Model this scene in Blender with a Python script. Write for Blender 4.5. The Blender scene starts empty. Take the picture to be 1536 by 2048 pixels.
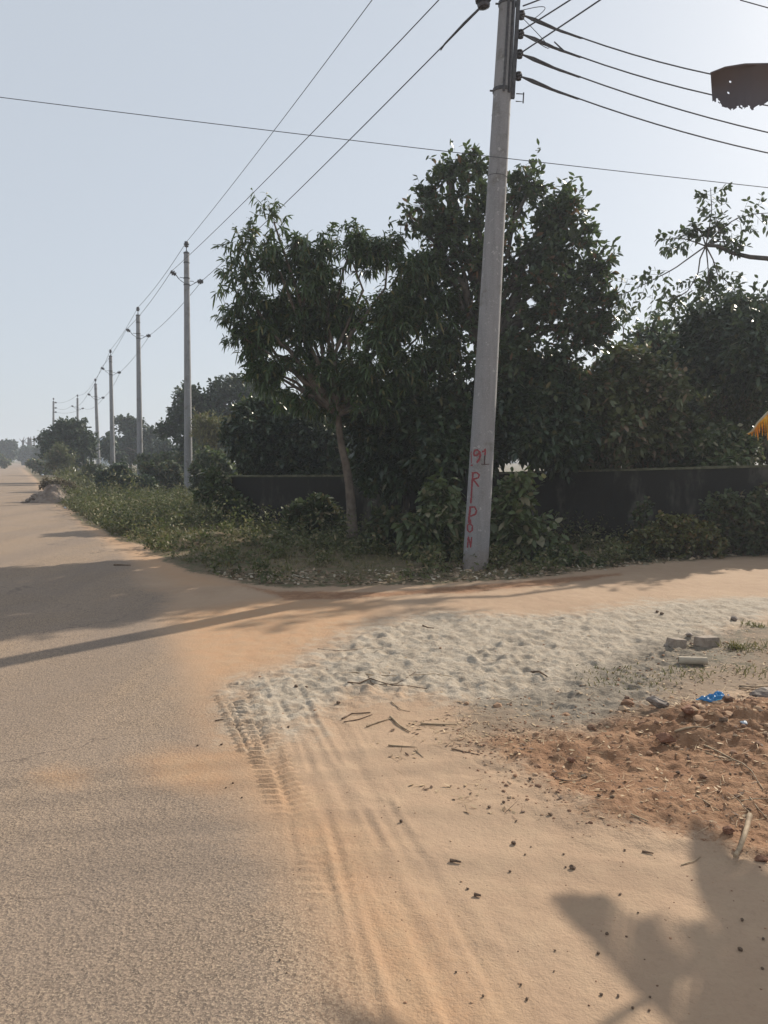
import bpy, math, random
import numpy as np
from mathutils import Vector, Matrix

random.seed(7)
RNG = np.random.default_rng(11)
scene = bpy.context.scene
PI = math.pi

# ------------------------------------------------------------------ camera
CAM_H = 1.6
F = 1538.0                      # focal length in photo pixels (1536 x 2048)
PITCH = math.radians(4.05)
cam_d = bpy.data.cameras.new("camera")
cam = bpy.data.objects.new("camera", cam_d)
scene.collection.objects.link(cam)
cam.location = (0, 0, CAM_H)
cam.rotation_euler = (PI / 2 - PITCH, 0, 0)
cam_d.sensor_fit = 'VERTICAL'
cam_d.sensor_height = 36.0
cam_d.sensor_width = 36.0
cam_d.lens = F / 2048 * 36.0
cam_d.clip_start = 0.05
cam_d.clip_end = 3000
scene.camera = cam

# ------------------------------------------------------------------ light
SUN_EL, SUN_AZ = math.radians(31), math.radians(42.5)     # azimuth clockwise from +Y
SUN_DIR = Vector((math.sin(SUN_AZ) * math.cos(SUN_EL), math.cos(SUN_AZ) * math.cos(SUN_EL), math.sin(SUN_EL)))
w = bpy.data.worlds.new("World")
scene.world = w
w.use_nodes = True
nt = w.node_tree
bg = nt.nodes['Background']
sky = nt.nodes.new('ShaderNodeTexSky')
sky.sky_type = 'NISHITA'
sky.sun_disc = False
sky.sun_elevation = SUN_EL
sky.sun_rotation = SUN_AZ
sky.altitude = 0
sky.air_density = 1.0
sky.dust_density = 1.5
sky.ozone_density = 1.2
hsv = nt.nodes.new('ShaderNodeHueSaturation')
hsv.inputs['Saturation'].default_value = 0.62
nt.links.new(sky.outputs[0], hsv.inputs['Color'])
mxw = nt.nodes.new('ShaderNodeMix'); mxw.data_type = 'RGBA'; mxw.inputs[0].default_value = 0.66
mxw.inputs[7].default_value = (7.0, 7.65, 8.45, 1)          # even milky haze over the whole sky
nt.links.new(hsv.outputs[0], mxw.inputs[6])
nt.links.new(mxw.outputs[2], bg.inputs[0])
bg.inputs[1].default_value = 0.085
sl = bpy.data.lights.new("sun", 'SUN')
sl.energy = 5.0
sl.angle = math.radians(0.6)
sl.color = (1.0, 0.90, 0.76)
so = bpy.data.objects.new("sun", sl)
scene.collection.objects.link(so)
so.rotation_euler = SUN_DIR.to_track_quat('Z', 'Y').to_euler()
so.location = (20, 20, 30)

scene.view_settings.view_transform = 'Standard'
scene.view_settings.look = 'None'
scene.view_settings.exposure = 0.22
scene.view_settings.gamma = 1.0
scene.cycles.max_bounces = 6
scene.cycles.diffuse_bounces = 3
scene.cycles.transmission_bounces = 4
scene.cycles.volume_bounces = 1

# ------------------------------------------------------------------ helpers
cp, sp = math.cos(PITCH), math.sin(PITCH)

def ray(px, py):
    a = (px - 768) / F
    b = (1024 - py) / F
    return np.array([a, cp + b * sp, -sp + b * cp])

def gp(px, py, z=0.0):
    """the point of the ground seen at that pixel"""
    r = ray(px, py)
    t = (z - CAM_H) / r[2]
    return np.array([r[0] * t, r[1] * t, z])

def at(px, py, Y):
    r = ray(px, py)
    t = Y / r[1]
    return np.array([r[0] * t, Y, CAM_H + r[2] * t])

def mpx(Y):
    return Y / F

def tag(o, label=None, cat=None, group=None, kind=None):
    if label: o['label'] = label
    if cat: o['category'] = cat
    if group: o['group'] = group
    if kind: o['kind'] = kind
    return o

def link(o, parent=None):
    scene.collection.objects.link(o)
    if parent is not None:
        o.parent = parent
    return o

def empty(name, loc, label, cat, group=None):
    o = bpy.data.objects.new(name, None)
    o.empty_display_size = 0.3
    o.location = loc
    link(o)
    return tag(o, label, cat, group)

class MB:
    """collects verts and faces; build() makes ONE mesh"""
    def __init__(s):
        s.v = []; s.f = []; s.m = []; s.n = 0
    def add(s, verts, faces, mi=0):
        verts = np.asarray(verts, dtype=float).reshape(-1, 3)
        faces = np.asarray(faces, dtype=np.int64)
        s.v.append(verts)
        s.f.append(faces + s.n)
        s.m.append(np.full(len(faces), mi))
        s.n += len(verts)
    def tube(s, pts, rads, sides=8, mi=0, cap=True):
        pts = np.asarray(pts, float)
        n = len(pts)
        if np.isscalar(rads): rads = [rads] * n
        tan = np.zeros_like(pts)
        tan[1:-1] = pts[2:] - pts[:-2] if n > 2 else 0
        tan[0] = pts[1] - pts[0]; tan[-1] = pts[-1] - pts[-2]
        tan /= (np.linalg.norm(tan, axis=1, keepdims=True) + 1e-9)
        ref = np.array([0, 0, 1.0]) if abs(tan[0][2]) < 0.9 else np.array([1.0, 0, 0])
        a = np.linspace(0, 2 * PI, sides, endpoint=False)
        V = []
        for i in range(n):
            u = np.cross(tan[i], ref); u /= np.linalg.norm(u) + 1e-9
            v = np.cross(u, tan[i]) ; ref = v
            V.append(pts[i] + rads[i] * (np.cos(a)[:, None] * u + np.sin(a)[:, None] * v))
        V = np.concatenate(V)
        Fc = []
        for i in range(n - 1):
            for k in range(sides):
                k2 = (k + 1) % sides
                Fc.append((i * sides + k, i * sides + k2, (i + 1) * sides + k2, (i + 1) * sides + k))
        s.add(V, Fc, mi)
        if cap:
            for base, c, rev in ((0, pts[0], True), ((n - 1) * sides, pts[-1], False)):
                ring = V[base:base + sides]
                vv = np.vstack([ring, c])
                ff = []
                for k in range(sides):
                    k2 = (k + 1) % sides
                    ff.append((k2, k, sides, sides) if rev else (k, k2, sides, sides))
                s.add(vv, ff, mi)
    def box(s, c, size, R=None, mi=0, jit=0.0):
        x, y, z = [q / 2 for q in size]
        v = np.array([(-x, -y, -z), (x, -y, -z), (x, y, -z), (-x, y, -z), (-x, -y, z), (x, -y, z), (x, y, z), (-x, y, z)])
        if jit: v = v + RNG.uniform(-jit, jit, v.shape)
        if R is not None: v = v @ np.array(R).T
        s.add(v + np.asarray(c), [(0, 3, 2, 1), (4, 5, 6, 7), (0, 1, 5, 4), (1, 2, 6, 5), (2, 3, 7, 6), (3, 0, 4, 7)], mi)
    def lathe(s, c, axis, prof, sides=14, mi=0):
        """prof = [(distance along the axis, radius), ...]"""
        axis = np.asarray(axis, float); axis /= np.linalg.norm(axis)
        s.tube([np.asarray(c) + axis * d for d, r in prof], [r for d, r in prof], sides, mi)
    def build(s, name, mats, parent=None, smooth=False, origin=None):
        V = np.concatenate(s.v); Fq = np.concatenate(s.f); M = np.concatenate(s.m)
        off = np.zeros(3)
        if parent is not None:
            off = np.array(parent.matrix_world.translation) if parent.parent else np.array(parent.location)
            if parent.type == 'MESH' and parent.parent: off = np.array(parent.get('_o', (0, 0, 0)))
        elif origin is not None:
            off = np.asarray(origin, float)
        me = bpy.data.meshes.new(name)
        tri = Fq[:, 2] == Fq[:, 3]
        nl = np.where(tri, 3, 4)
        loops = Fq.reshape(-1)
        keep = np.ones(len(loops), bool); keep[3::4] = ~tri
        loops = loops[keep]
        me.vertices.add(len(V)); me.vertices.foreach_set('co', (V - off).astype(np.float32).ravel())
        me.loops.add(len(loops)); me.loops.foreach_set('vertex_index', loops.astype(np.int32))
        me.polygons.add(len(Fq))
        st = np.concatenate([[0], np.cumsum(nl)[:-1]])
        me.polygons.foreach_set('loop_start', st.astype(np.int32))
        me.polygons.foreach_set('material_index', M.astype(np.int32))
        me.polygons.foreach_set('use_smooth', np.full(len(Fq), smooth))
        me.update(calc_edges=True)
        if not isinstance(mats, (list, tuple)): mats = [mats]
        for m in mats: me.materials.append(m)
        o = bpy.data.objects.new(name, me)
        if parent is None and origin is not None: o.location = tuple(off)
        link(o, parent)
        return o

# ---- value noise
def _hash(ix, iy, seed):
    h = (ix.astype(np.int64) * 374761393 + iy.astype(np.int64) * 668265263 + seed * 2147483647) & 0xffffffff
    h = ((h ^ (h >> 13)) * 1274126177) & 0xffffffff
    h = h ^ (h >> 16)
    return (h & 0xffff) / 65535.0

def vnoise(x, y, seed=0):
    ix = np.floor(x); iy = np.floor(y); fx = x - ix; fy = y - iy
    fx = fx * fx * (3 - 2 * fx); fy = fy * fy * (3 - 2 * fy)
    a = _hash(ix, iy, seed); b = _hash(ix + 1, iy, seed); c = _hash(ix, iy + 1, seed); d = _hash(ix + 1, iy + 1, seed)
    return (a * (1 - fx) + b * fx) * (1 - fy) + (c * (1 - fx) + d * fx) * fy

def fbm(x, y, seed=0, oct=4):
    s = np.zeros_like(x); a = 0.5
    for i in range(oct):
        s = s + a * vnoise(x * 2 ** i + 17.3 * i, y * 2 ** i - 9.1 * i, seed + i); a *= 0.5
    return s / (1 - 0.5 ** oct)

def sdf(poly, X, Y):
    """signed distance to a polygon, positive inside"""
    d = np.full(X.shape, 1e9); ins = np.zeros(X.shape, bool)
    n = len(poly)
    for i in range(n):
        ax, ay = poly[i][:2]; bx, by = poly[(i + 1) % n][:2]
        ex, ey = bx - ax, by - ay
        t = np.clip(((X - ax) * ex + (Y - ay) * ey) / (ex * ex + ey * ey + 1e-12), 0, 1)
        d = np.minimum(d, np.hypot(X - ax - t * ex, Y - ay - t * ey))
        cr = ((ay > Y) != (by > Y))
        xi = (bx - ax) * (Y - ay) / (by - ay if abs(by - ay) > 1e-12 else 1e-12) + ax
        ins ^= cr & (X < xi)
    return np.where(ins, d, -d)

def pld(line, X, Y):
    """distance to a polyline, signed side offset and arc length of the foot point"""
    d = np.full(X.shape, 1e9); side = np.zeros(X.shape); arc = np.zeros(X.shape); s0 = 0
    for i in range(len(line) - 1):
        ax, ay = line[i][:2]; bx, by = line[i + 1][:2]
        ex, ey = bx - ax, by - ay; L = math.hypot(ex, ey)
        t = np.clip(((X - ax) * ex + (Y - ay) * ey) / (L * L), 0, 1)
        dd = np.hypot(X - ax - t * ex, Y - ay - t * ey)
        sd = ((X - ax) * ey - (Y - ay) * ex) / L
        m = dd < d
        d = np.where(m, dd, d); side = np.where(m, sd, side); arc = np.where(m, s0 + t * L, arc)
        s0 += L
    return d, side, arc

def sstep(a, b, x):
    t = np.clip((x - a) / (b - a), 0, 1)
    return t * t * (3 - 2 * t)

# ------------------------------------------------------------------ materials
def newmat(name):
    m = bpy.data.materials.new(name); m.use_nodes = True
    nt = m.node_tree
    return m, nt, nt.nodes['Principled BSDF'], nt.nodes['Material Output']

def N(nt, t, **kw):
    n = nt.nodes.new(t)
    for k, v in kw.items():
        if k in n.inputs: n.inputs[k].default_value = v
        else: setattr(n, k, v)
    return n

def mixc(nt, fac, a, b, mode='MIX'):
    n = nt.nodes.new('ShaderNodeMix'); n.data_type = 'RGBA'; n.blend_type = mode
    for sock, val in ((n.inputs[0], fac), (n.inputs[6], a), (n.inputs[7], b)):
        if hasattr(val, 'links') or hasattr(val, 'is_linked'): nt.links.new(val, sock)
        elif isinstance(val, (int, float)): sock.default_value = val
        else: sock.default_value = (*val, 1)
    return n.outputs[2]

def math_(nt, op, a, b=None, c=None, clamp=False):
    n = nt.nodes.new('ShaderNodeMath'); n.operation = op; n.use_clamp = clamp
    for i, v in enumerate((a, b, c)):
        if v is None: continue
        if isinstance(v, (int, float)): n.inputs[i].default_value = v
        else: nt.links.new(v, n.inputs[i])
    return n.outputs[0]

def noise(nt, vec, scale, detail=4, rough=0.55, out=0):
    n = N(nt, 'ShaderNodeTexNoise'); n.inputs['Scale'].default_value = scale
    n.inputs['Detail'].default_value = detail; n.inputs['Roughness'].default_value = rough
    if vec is not None: nt.links.new(vec, n.inputs['Vector'])
    return n.outputs[out]

def ramp(nt, fac, lo, hi):
    n = nt.nodes.new('ShaderNodeMapRange'); n.interpolation_type = 'SMOOTHSTEP'
    nt.links.new(fac, n.inputs[0]); n.inputs[1].default_value = lo; n.inputs[2].default_value = hi
    return n.outputs[0]

def geo(nt):
    return nt.nodes.new('ShaderNodeNewGeometry')

def simple(name, c1, c2, scale=6, rough=0.8, bump=0.0, bscale=30, metal=0.0, coords='pos'):
    m, nt, b, out = newmat(name)
    g = geo(nt); v = g.outputs['Position']
    if coords == 'obj': v = nt.nodes.new('ShaderNodeTexCoord').outputs['Object']
    f = ramp(nt, noise(nt, v, scale), 0.3, 0.7)
    nt.links.new(mixc(nt, f, c1, c2), b.inputs['Base Color'])
    b.inputs['Roughness'].default_value = rough; b.inputs['Metallic'].default_value = metal
    if bump:
        bp = N(nt, 'ShaderNodeBump'); bp.inputs['Strength'].default_value = bump; bp.inputs['Distance'].default_value = 0.01
        nt.links.new(noise(nt, v, bscale), bp.inputs['Height']); nt.links.new(bp.outputs[0], b.inputs['Normal'])
    return m

def leafmat(name, ca, cb, cc=None, rough=0.38, trans=0.3, ccfrac=0.06, spec=0.5):
    """ca..cb by leaf; a few leaves of colour cc; translucent"""
    m, nt, b, out = newmat(name)
    g = geo(nt); r = g.outputs['Random Per Island']
    col = mixc(nt, r, ca, cb)
    n = ramp(nt, noise(nt, g.outputs['Position'], 1.1, 3), 0.35, 0.65)
    col = mixc(nt, math_(nt, 'MULTIPLY', n, 0.35), col, tuple(x * 1.5 for x in cb))
    if cc:
        f = math_(nt, 'LESS_THAN', math_(nt, 'FRACT', math_(nt, 'MULTIPLY', r, 37.31)), ccfrac)
        col = mixc(nt, f, col, cc)
    nt.links.new(col, b.inputs['Base Color'])
    b.inputs['Roughness'].default_value = rough
    b.inputs['Specular IOR Level'].default_value = spec
    t = N(nt, 'ShaderNodeBsdfTranslucent')
    tc = mixc(nt, 0.35, col, (0.13, 0.19, 0.045))
    nt.links.new(tc, t.inputs[0])
    mx = N(nt, 'ShaderNodeMixShader'); mx.inputs[0].default_value = trans
    nt.links.new(b.outputs[0], mx.inputs[1]); nt.links.new(t.outputs[0], mx.inputs[2])
    nt.links.new(mx.outputs[0], out.inputs['Surface'])
    return m

M = {}
M['mango'] = leafmat('mango leaf', (0.028, 0.052, 0.020), (0.062, 0.100, 0.030), (0.17, 0.15, 0.05), trans=0.30, ccfrac=0.06)
M['broad'] = leafmat('broad leaf', (0.026, 0.046, 0.022), (0.058, 0.086, 0.034), (0.17, 0.09, 0.05), trans=0.30, ccfrac=0.07)
M['dark'] = leafmat('dark leaf', (0.020, 0.038, 0.020), (0.046, 0.072, 0.028), (0.11, 0.10, 0.04), trans=0.18, ccfrac=0.05)
M['shrub'] = leafmat('shrub leaf', (0.055, 0.072, 0.030), (0.115, 0.13, 0.050), (0.22, 0.16, 0.10), trans=0.28, ccfrac=0.15)
M['bush'] = leafmat('bush leaf', (0.045, 0.068, 0.025), (0.095, 0.125, 0.043), (0.24, 0.22, 0.13), trans=0.28, ccfrac=0.16, rough=.42, spec=.5)
M['olive'] = leafmat('olive bush leaf', (0.055, 0.065, 0.018), (0.12, 0.12, 0.035), (0.20, 0.13, 0.05), trans=0.25, ccfrac=0.15)
M['scrub'] = leafmat('dry scrub', (0.09, 0.065, 0.04), (0.17, 0.13, 0.08), None, trans=0.2, rough=0.7)
M['vweed'] = leafmat('verge weed', (0.055, 0.068, 0.028), (0.12, 0.125, 0.05), (0.22, 0.18, 0.10), trans=0.28, ccfrac=0.2, rough=.6, spec=.25)
M['far'] = leafmat('far leaf', (0.022, 0.040, 0.020), (0.045, 0.070, 0.030), None, trans=0.12, rough=0.6)
M['feather'] = leafmat('feathery leaf', (0.08, 0.09, 0.03), (0.17, 0.15, 0.055), (0.20, 0.13, 0.04), trans=0.3, rough=0.6)
M['compound'] = leafmat('compound leaf', (0.03, 0.048, 0.022), (0.055, 0.08, 0.03), None, trans=0.2)
M['grass'] = leafmat('grass', (0.075, 0.075, 0.03), (0.17, 0.145, 0.065), (0.26, 0.20, 0.10), trans=0.3, ccfrac=0.25, rough=0.55)
M['weed'] = leafmat('weed', (0.028, 0.042, 0.018), (0.062, 0.078, 0.03), (0.13, 0.10, 0.05), trans=0.18, ccfrac=0.15, rough=.6, spec=.3)
M['under'] = leafmat('undergrowth', (0.06, 0.068, 0.028), (0.13, 0.13, 0.055), (0.20, 0.17, 0.09), trans=.25, ccfrac=.15, rough=.6, spec=.3)
M['litter'] = leafmat('straw litter', (0.20, 0.13, 0.08), (0.50, 0.37, 0.23), (0.10, 0.06, 0.04), trans=0.05, ccfrac=0.3, rough=0.7, spec=.2)
M['dry'] = leafmat('dry leaf litter', (0.16, 0.10, 0.06), (0.34, 0.25, 0.16), (0.42, 0.36, 0.27), trans=0.1, ccfrac=0.2, rough=0.7)
M['bark'] = simple('bark', (0.085, 0.065, 0.048), (0.16, 0.125, 0.095), 9, 0.9, 0.8, 40)
M['darkbark'] = simple('dark bark', (0.04, 0.034, 0.028), (0.09, 0.075, 0.06), 9, 0.9, 0.6, 40)
M['stick'] = simple('dry stick', (0.22, 0.15, 0.09), (0.40, 0.30, 0.19), 25, 0.8)
M['clod'] = simple('soil clod', (0.085, 0.056, 0.038), (0.19, 0.125, 0.08), 30, 0.95, 0.8, 90)
def crumb_mat():
    m, nt, b, out = newmat('soil crumbs')
    g = geo(nt)
    rp = nt.nodes.new('ShaderNodeValToRGB'); nt.links.new(g.outputs['Random Per Island'], rp.inputs[0])
    el = rp.color_ramp.elements; el[0].color = (.10, .055, .035, 1); el[1].color = (.40, .28, .18, 1)
    for p_, c_ in ((.3, (.22, .12, .07, 1)), (.6, (.33, .19, .11, 1))): e = el.new(p_); e.color = c_
    nt.links.new(rp.outputs[0], b.inputs['Base Color']); b.inputs['Roughness'].default_value = .95
    return m
M['crumb'] = crumb_mat()
M['redclod'] = simple('red clod', (0.15, 0.07, 0.04), (0.28, 0.14, 0.085), 20, 0.95, 0.8, 70)
M['stone'] = simple('grey stone', (0.16, 0.13, 0.11), (0.30, 0.25, 0.21), 18, 0.9, 0.7, 60)
M['iron'] = simple('weathered iron', (0.035, 0.035, 0.04), (0.08, 0.075, 0.075), 20, 0.55, metal=0.4)
M['porcelain'] = simple('brown porcelain', (0.02, 0.016, 0.016), (0.045, 0.03, 0.028), 20, 0.25)
M['cable'] = simple('aluminium cable', (0.05, 0.055, 0.065), (0.09, 0.095, 0.105), 3, 0.6, metal=0.3)
M['redpaint'] = simple('red paint', (0.17, 0.022, 0.03), (0.27, 0.04, 0.05), 40, 0.7)
M['blackpaint'] = simple('black paint', (0.03, 0.02, 0.02), (0.09, 0.04, 0.04), 40, 0.7)

def concrete_mat():
    m, nt, b, out = newmat('pole concrete')
    tc = nt.nodes.new('ShaderNodeTexCoord').outputs['Object']
    mp = N(nt, 'ShaderNodeMapping'); mp.inputs['Scale'].default_value = (1, 1, 0.12)
    nt.links.new(tc, mp.inputs[0])
    streak = ramp(nt, noise(nt, mp.outputs[0], 14, 5), 0.35, 0.75)
    fine = noise(nt, tc, 70, 3)
    c = mixc(nt, streak, (0.235, 0.237, 0.245), (0.18, 0.182, 0.188))
    c = mixc(nt, ramp(nt, noise(nt, tc, 3.2, 4), 0.54, 0.68), c, (0.15, 0.145, 0.14))
    c = mixc(nt, math_(nt, 'MULTIPLY', ramp(nt, noise(nt, tc, 11, 6, .7), 0.60, 0.66), 0.7), c, (0.42, 0.42, 0.42))
    sp_ = N(nt, 'ShaderNodeSeparateXYZ'); nt.links.new(tc, sp_.inputs[0])
    mud = math_(nt, 'SUBTRACT', 1.0, ramp(nt, math_(nt, 'ADD', sp_.outputs[2], math_(nt, 'MULTIPLY', noise(nt, tc, 6, 4), .5)), .3, .75))
    c = mixc(nt, math_(nt, 'MULTIPLY', mud, 0.6), c, (0.20, 0.14, 0.095))
    c = mixc(nt, math_(nt, 'MULTIPLY', ramp(nt, fine, 0.4, 0.7), 0.3), c, (0.37, 0.365, 0.36))
    nt.links.new(c, b.inputs['Base Color']); b.inputs['Roughness'].default_value = 0.85
    bp = N(nt, 'ShaderNodeBump'); bp.inputs['Strength'].default_value = 0.35; bp.inputs['Distance'].default_value = 0.01
    nt.links.new(fine, bp.inputs['Height']); nt.links.new(bp.outputs[0], b.inputs['Normal'])
    return m
M['concrete'] = concrete_mat()

def wall_mat():
    m, nt, b, out = newmat('mouldy plaster wall')
    p = geo(nt).outputs['Position']
    mp = N(nt, 'ShaderNodeMapping'); mp.inputs['Scale'].default_value = (1, 1, 0.35)
    nt.links.new(p, mp.inputs[0])
    a = ramp(nt, noise(nt, mp.outputs[0], 1.7, 6, 0.65), 0.50, 0.68)
    c = mixc(nt, a, (0.020, 0.018, 0.015), (0.105, 0.095, 0.078))
    c = mixc(nt, ramp(nt, noise(nt, p, 1.6, 5), 0.5, 0.7), c, (0.013, 0.012, 0.010))
    c = mixc(nt, math_(nt, 'MULTIPLY', noise(nt, p, 40, 3), 0.15), c, (0.10, 0.10, 0.09))
    nt.links.new(c, b.inputs['Base Color']); b.inputs['Roughness'].default_value = 0.97; b.inputs['Specular IOR Level'].default_value = 0.1
    bp = N(nt, 'ShaderNodeBump'); bp.inputs['Strength'].default_value = 0.5; bp.inputs['Distance'].default_value = 0.01
    nt.links.new(noise(nt, p, 35, 5), bp.inputs['Height']); nt.links.new(bp.outputs[0], b.inputs['Normal'])
    return m
M['wall'] = wall_mat()
M['moss'] = simple('mossy cap', (0.06, 0.065, 0.03), (0.15, 0.14, 0.085), 12, 0.95, 0.6, 60)

def ground_mat():
    m, nt, b, out = newmat('ground surfaces')
    p = geo(nt).outputs['Position']
    A1 = N(nt, 'ShaderNodeAttribute', attribute_name='zone_a'); A2 = N(nt, 'ShaderNodeAttribute', attribute_name='zone_b')
    s1 = N(nt, 'ShaderNodeSeparateColor'); nt.links.new(A1.outputs['Color'], s1.inputs[0])
    s2 = N(nt, 'ShaderNodeSeparateColor'); nt.links.new(A2.outputs['Color'], s2.inputs[0])
    asph, white, red = s1.outputs[0], s1.outputs[1], s1.outputs[2]
    orange, grass, damp = s2.outputs[0], s2.outputs[1], s2.outputs[2]
    n1 = noise(nt, p, 0.9, 5); n6 = noise(nt, p, 7, 5, 0.6); n40 = noise(nt, p, 45, 4, 0.7); n150 = noise(nt, p, 120, 2, 0.6); n90 = noise(nt, p, 85, 3, 0.7)
    vor = N(nt, 'ShaderNodeTexVoronoi'); vor.inputs['Scale'].default_value = 75; nt.links.new(p, vor.inputs['Vector'])
    vs = N(nt, 'ShaderNodeSeparateColor'); nt.links.new(vor.outputs['Color'], vs.inputs[0])
    def brk(mask, amt=0.5, lo=0.42, hi=0.58):
        k = math_(nt, 'ADD', mask, math_(nt, 'MULTIPLY', math_(nt, 'SUBTRACT', n6, 0.5), amt))
        k = math_(nt, 'ADD', k, math_(nt, 'MULTIPLY', math_(nt, 'SUBTRACT', n40, 0.5), amt * 0.8))
        return ramp(nt, k, lo, hi)
    # tan dust of the track
    tan = mixc(nt, ramp(nt, n1, 0.3, 0.7), (0.345, 0.235, 0.155), (0.40, 0.28, 0.188))
    tan = mixc(nt, math_(nt, 'MULTIPLY', ramp(nt, n40, 0.45, 0.75), 0.35), tan, (0.27, 0.185, 0.12))
    tan = mixc(nt, math_(nt, 'MULTIPLY', ramp(nt, n6, 0.4, 0.7), 0.25), tan, (0.43, 0.32, 0.21))
    # chip-seal asphalt under dust
    ag = mixc(nt, vs.outputs[0], (0.121, 0.086, 0.061), (0.325, 0.235, 0.165))
    ag = mixc(nt, ramp(nt, n150, 0.50, 0.60), ag, (0.42, 0.32, 0.22))
    ag = mixc(nt, ramp(nt, n90, 0.56, 0.64), ag, (0.075, 0.06, 0.048))
    ag = mixc(nt, math_(nt, 'MULTIPLY', ramp(nt, n1, 0.35, 0.65), 0.3), ag, (0.27, 0.215, 0.175))
    ag = mixc(nt, math_(nt, 'MULTIPLY', ramp(nt, n6, 0.4, 0.7), 0.18), ag, (0.28, 0.215, 0.165))
    # wheel paths and worn streaks along the road
    mp = N(nt, 'ShaderNodeMapping'); mp.inputs['Rotation'].default_value = (0, 0, -0.46); mp.inputs['Scale'].default_value = (1.0, 0.05, 1)
    nt.links.new(p, mp.inputs[0])
    ws = ramp(nt, noise(nt, mp.outputs[0], 1.3, 4), 0.42, 0.62)
    ag = mixc(nt, math_(nt, 'MULTIPLY', ws, 0.35), ag, (0.170, 0.137, 0.115))
    cr = N(nt, 'ShaderNodeTexVoronoi', feature='DISTANCE_TO_EDGE'); cr.inputs['Scale'].default_value = 0.55
    wv_ = N(nt, 'ShaderNodeVectorMath', operation='ADD'); nt.links.new(p, wv_.inputs[0])
    nc_ = noise(nt, p, 1.7, 5, 0.6, out=1); nt.links.new(nc_, wv_.inputs[1]); nt.links.new(wv_.outputs[0], cr.inputs['Vector'])
    ck = math_(nt, 'MULTIPLY', math_(nt, 'LESS_THAN', cr.outputs['Distance'], 0.006), ramp(nt, n1, 0.5, 0.6))
    ag = mixc(nt, math_(nt, 'MULTIPLY', ck, 0.45), ag, (0.08, 0.06, 0.05))
    wh = mixc(nt, ramp(nt, n6, 0.3, 0.7), (0.33, 0.275, 0.21), (0.43, 0.37, 0.295))
    wh = mixc(nt, math_(nt, 'MULTIPLY', ramp(nt, n40, 0.48, 0.66), 0.6), wh, (0.27, 0.205, 0.15))
    rd = mixc(nt, ramp(nt, n6, 0.3, 0.7), (0.225, 0.115, 0.06), (0.335, 0.195, 0.11))
    rd = mixc(nt, math_(nt, 'MULTIPLY', ramp(nt, n40, 0.45, 0.7), 0.5), rd, (0.16, 0.085, 0.05))
    og = mixc(nt, ramp(nt, n6, 0.3, 0.7), (0.43, 0.25, 0.135), (0.40, 0.26, 0.155))
    gr = mixc(nt, ramp(nt, n6, 0.4, 0.65), (0.17, 0.12, 0.075), (0.10, 0.095, 0.045))
    gr = mixc(nt, ramp(nt, n40, 0.45, 0.7), gr, (0.07, 0.07, 0.035))
    c = mixc(nt, brk(asph, 0.55, 0.25, 0.75), tan, ag)
    c = mixc(nt, math_(nt, 'MULTIPLY', brk(orange, 0.5, 0.2, 0.85), 0.75), c, og)
    c = mixc(nt, brk(white, 0.7, 0.25, 0.75), c, wh)
    c = mixc(nt, brk(red, 0.8, 0.35, 0.7), c, rd)
    c = mixc(nt, brk(grass, 0.6, 0.35, 0.65), c, gr)
    c = mixc(nt, math_(nt, 'MULTIPLY', brk(damp, 0.9, 0.3, 0.8), 0.55), c, (0.10, 0.085, 0.065))
    nt.links.new(c, b.inputs['Base Color'])
    b.inputs['Roughness'].default_value = 0.92
    b.inputs['Specular IOR Level'].default_value = 0.25
    h = math_(nt, 'ADD', math_(nt, 'MULTIPLY', n40, 0.006), math_(nt, 'MULTIPLY', math_(nt, 'MULTIPLY', vor.outputs['Distance'], asph), 0.0035))
    loose = math_(nt, 'ADD', white, red, clamp=True)
    h = math_(nt, 'ADD', h, math_(nt, 'MULTIPLY', math_(nt, 'MULTIPLY', n40, loose), 0.016))
    h = math_(nt, 'ADD', h, math_(nt, 'MULTIPLY', n150, 0.003))
    h = math_(nt, 'ADD', h, math_(nt, 'MULTIPLY', n6, 0.008))
    bp = N(nt, 'ShaderNodeBump'); bp.inputs['Strength'].default_value = 0.75; bp.inputs['Distance'].default_value = 1.0
    nt.links.new(h, bp.inputs['Height']); nt.links.new(bp.outputs[0], b.inputs['Normal'])
    return m
M['ground'] = ground_mat()

# ------------------------------------------------------------------ ground zones (world space)
G = lambda *pp: [tuple(gp(x, y)[:2]) for x, y in pp]
road_right = [(0.9, -3.0)] + G((700, 2048), (610, 1800), (500, 1600), (425, 1450), (390, 1350), (345, 1260), (300, 1180), (240, 1100), (165, 1050), (112, 1012), (84, 985), (68, 965), (52, 948), (40, 936))
vr = np.array(road_right[-1])
road_right += [(vr[0] - 25, vr[1] + 60), (vr[0] - 90, vr[1] + 160), (-420, 520)]
ROAD_W = 7.2
road_left = []
for i, p_ in enumerate(road_right):
    a = np.array(road_right[max(i - 1, 0)]); c = np.array(road_right[min(i + 1, len(road_right) - 1)])
    d = c - a; d /= np.linalg.norm(d)
    road_left.append((p_[0] - d[1] * ROAD_W, p_[1] + d[0] * ROAD_W))
ROAD = road_right + road_left[::-1]
verge_edge = G((118, 1008), (150, 1028), (215, 1068), (270, 1092), (330, 1118), (400, 1146), (480, 1166), (560, 1180), (700, 1182), (860, 1172), (1000, 1163), (1200, 1143), (1400, 1122), (1536, 1108), (1800, 1086))
VERGE = verge_edge + [(60, 14), (400, 40), (420, 600), (-380, 600)] + [(x + 1.0, y) for x, y in road_right[-5:][::-1]]
WHITE = G((445, 1385), (520, 1352), (610, 1330), (650, 1295), (760, 1252), (860, 1226), (1100, 1232), (1380, 1206), (1620, 1196), (1560, 1240), (1420, 1290), (1400, 1330), (1330, 1375), (1300, 1440), (1150, 1450), (1000, 1420), (850, 1400), (720, 1405), (640, 1435), (580, 1470), (500, 1455))
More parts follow.
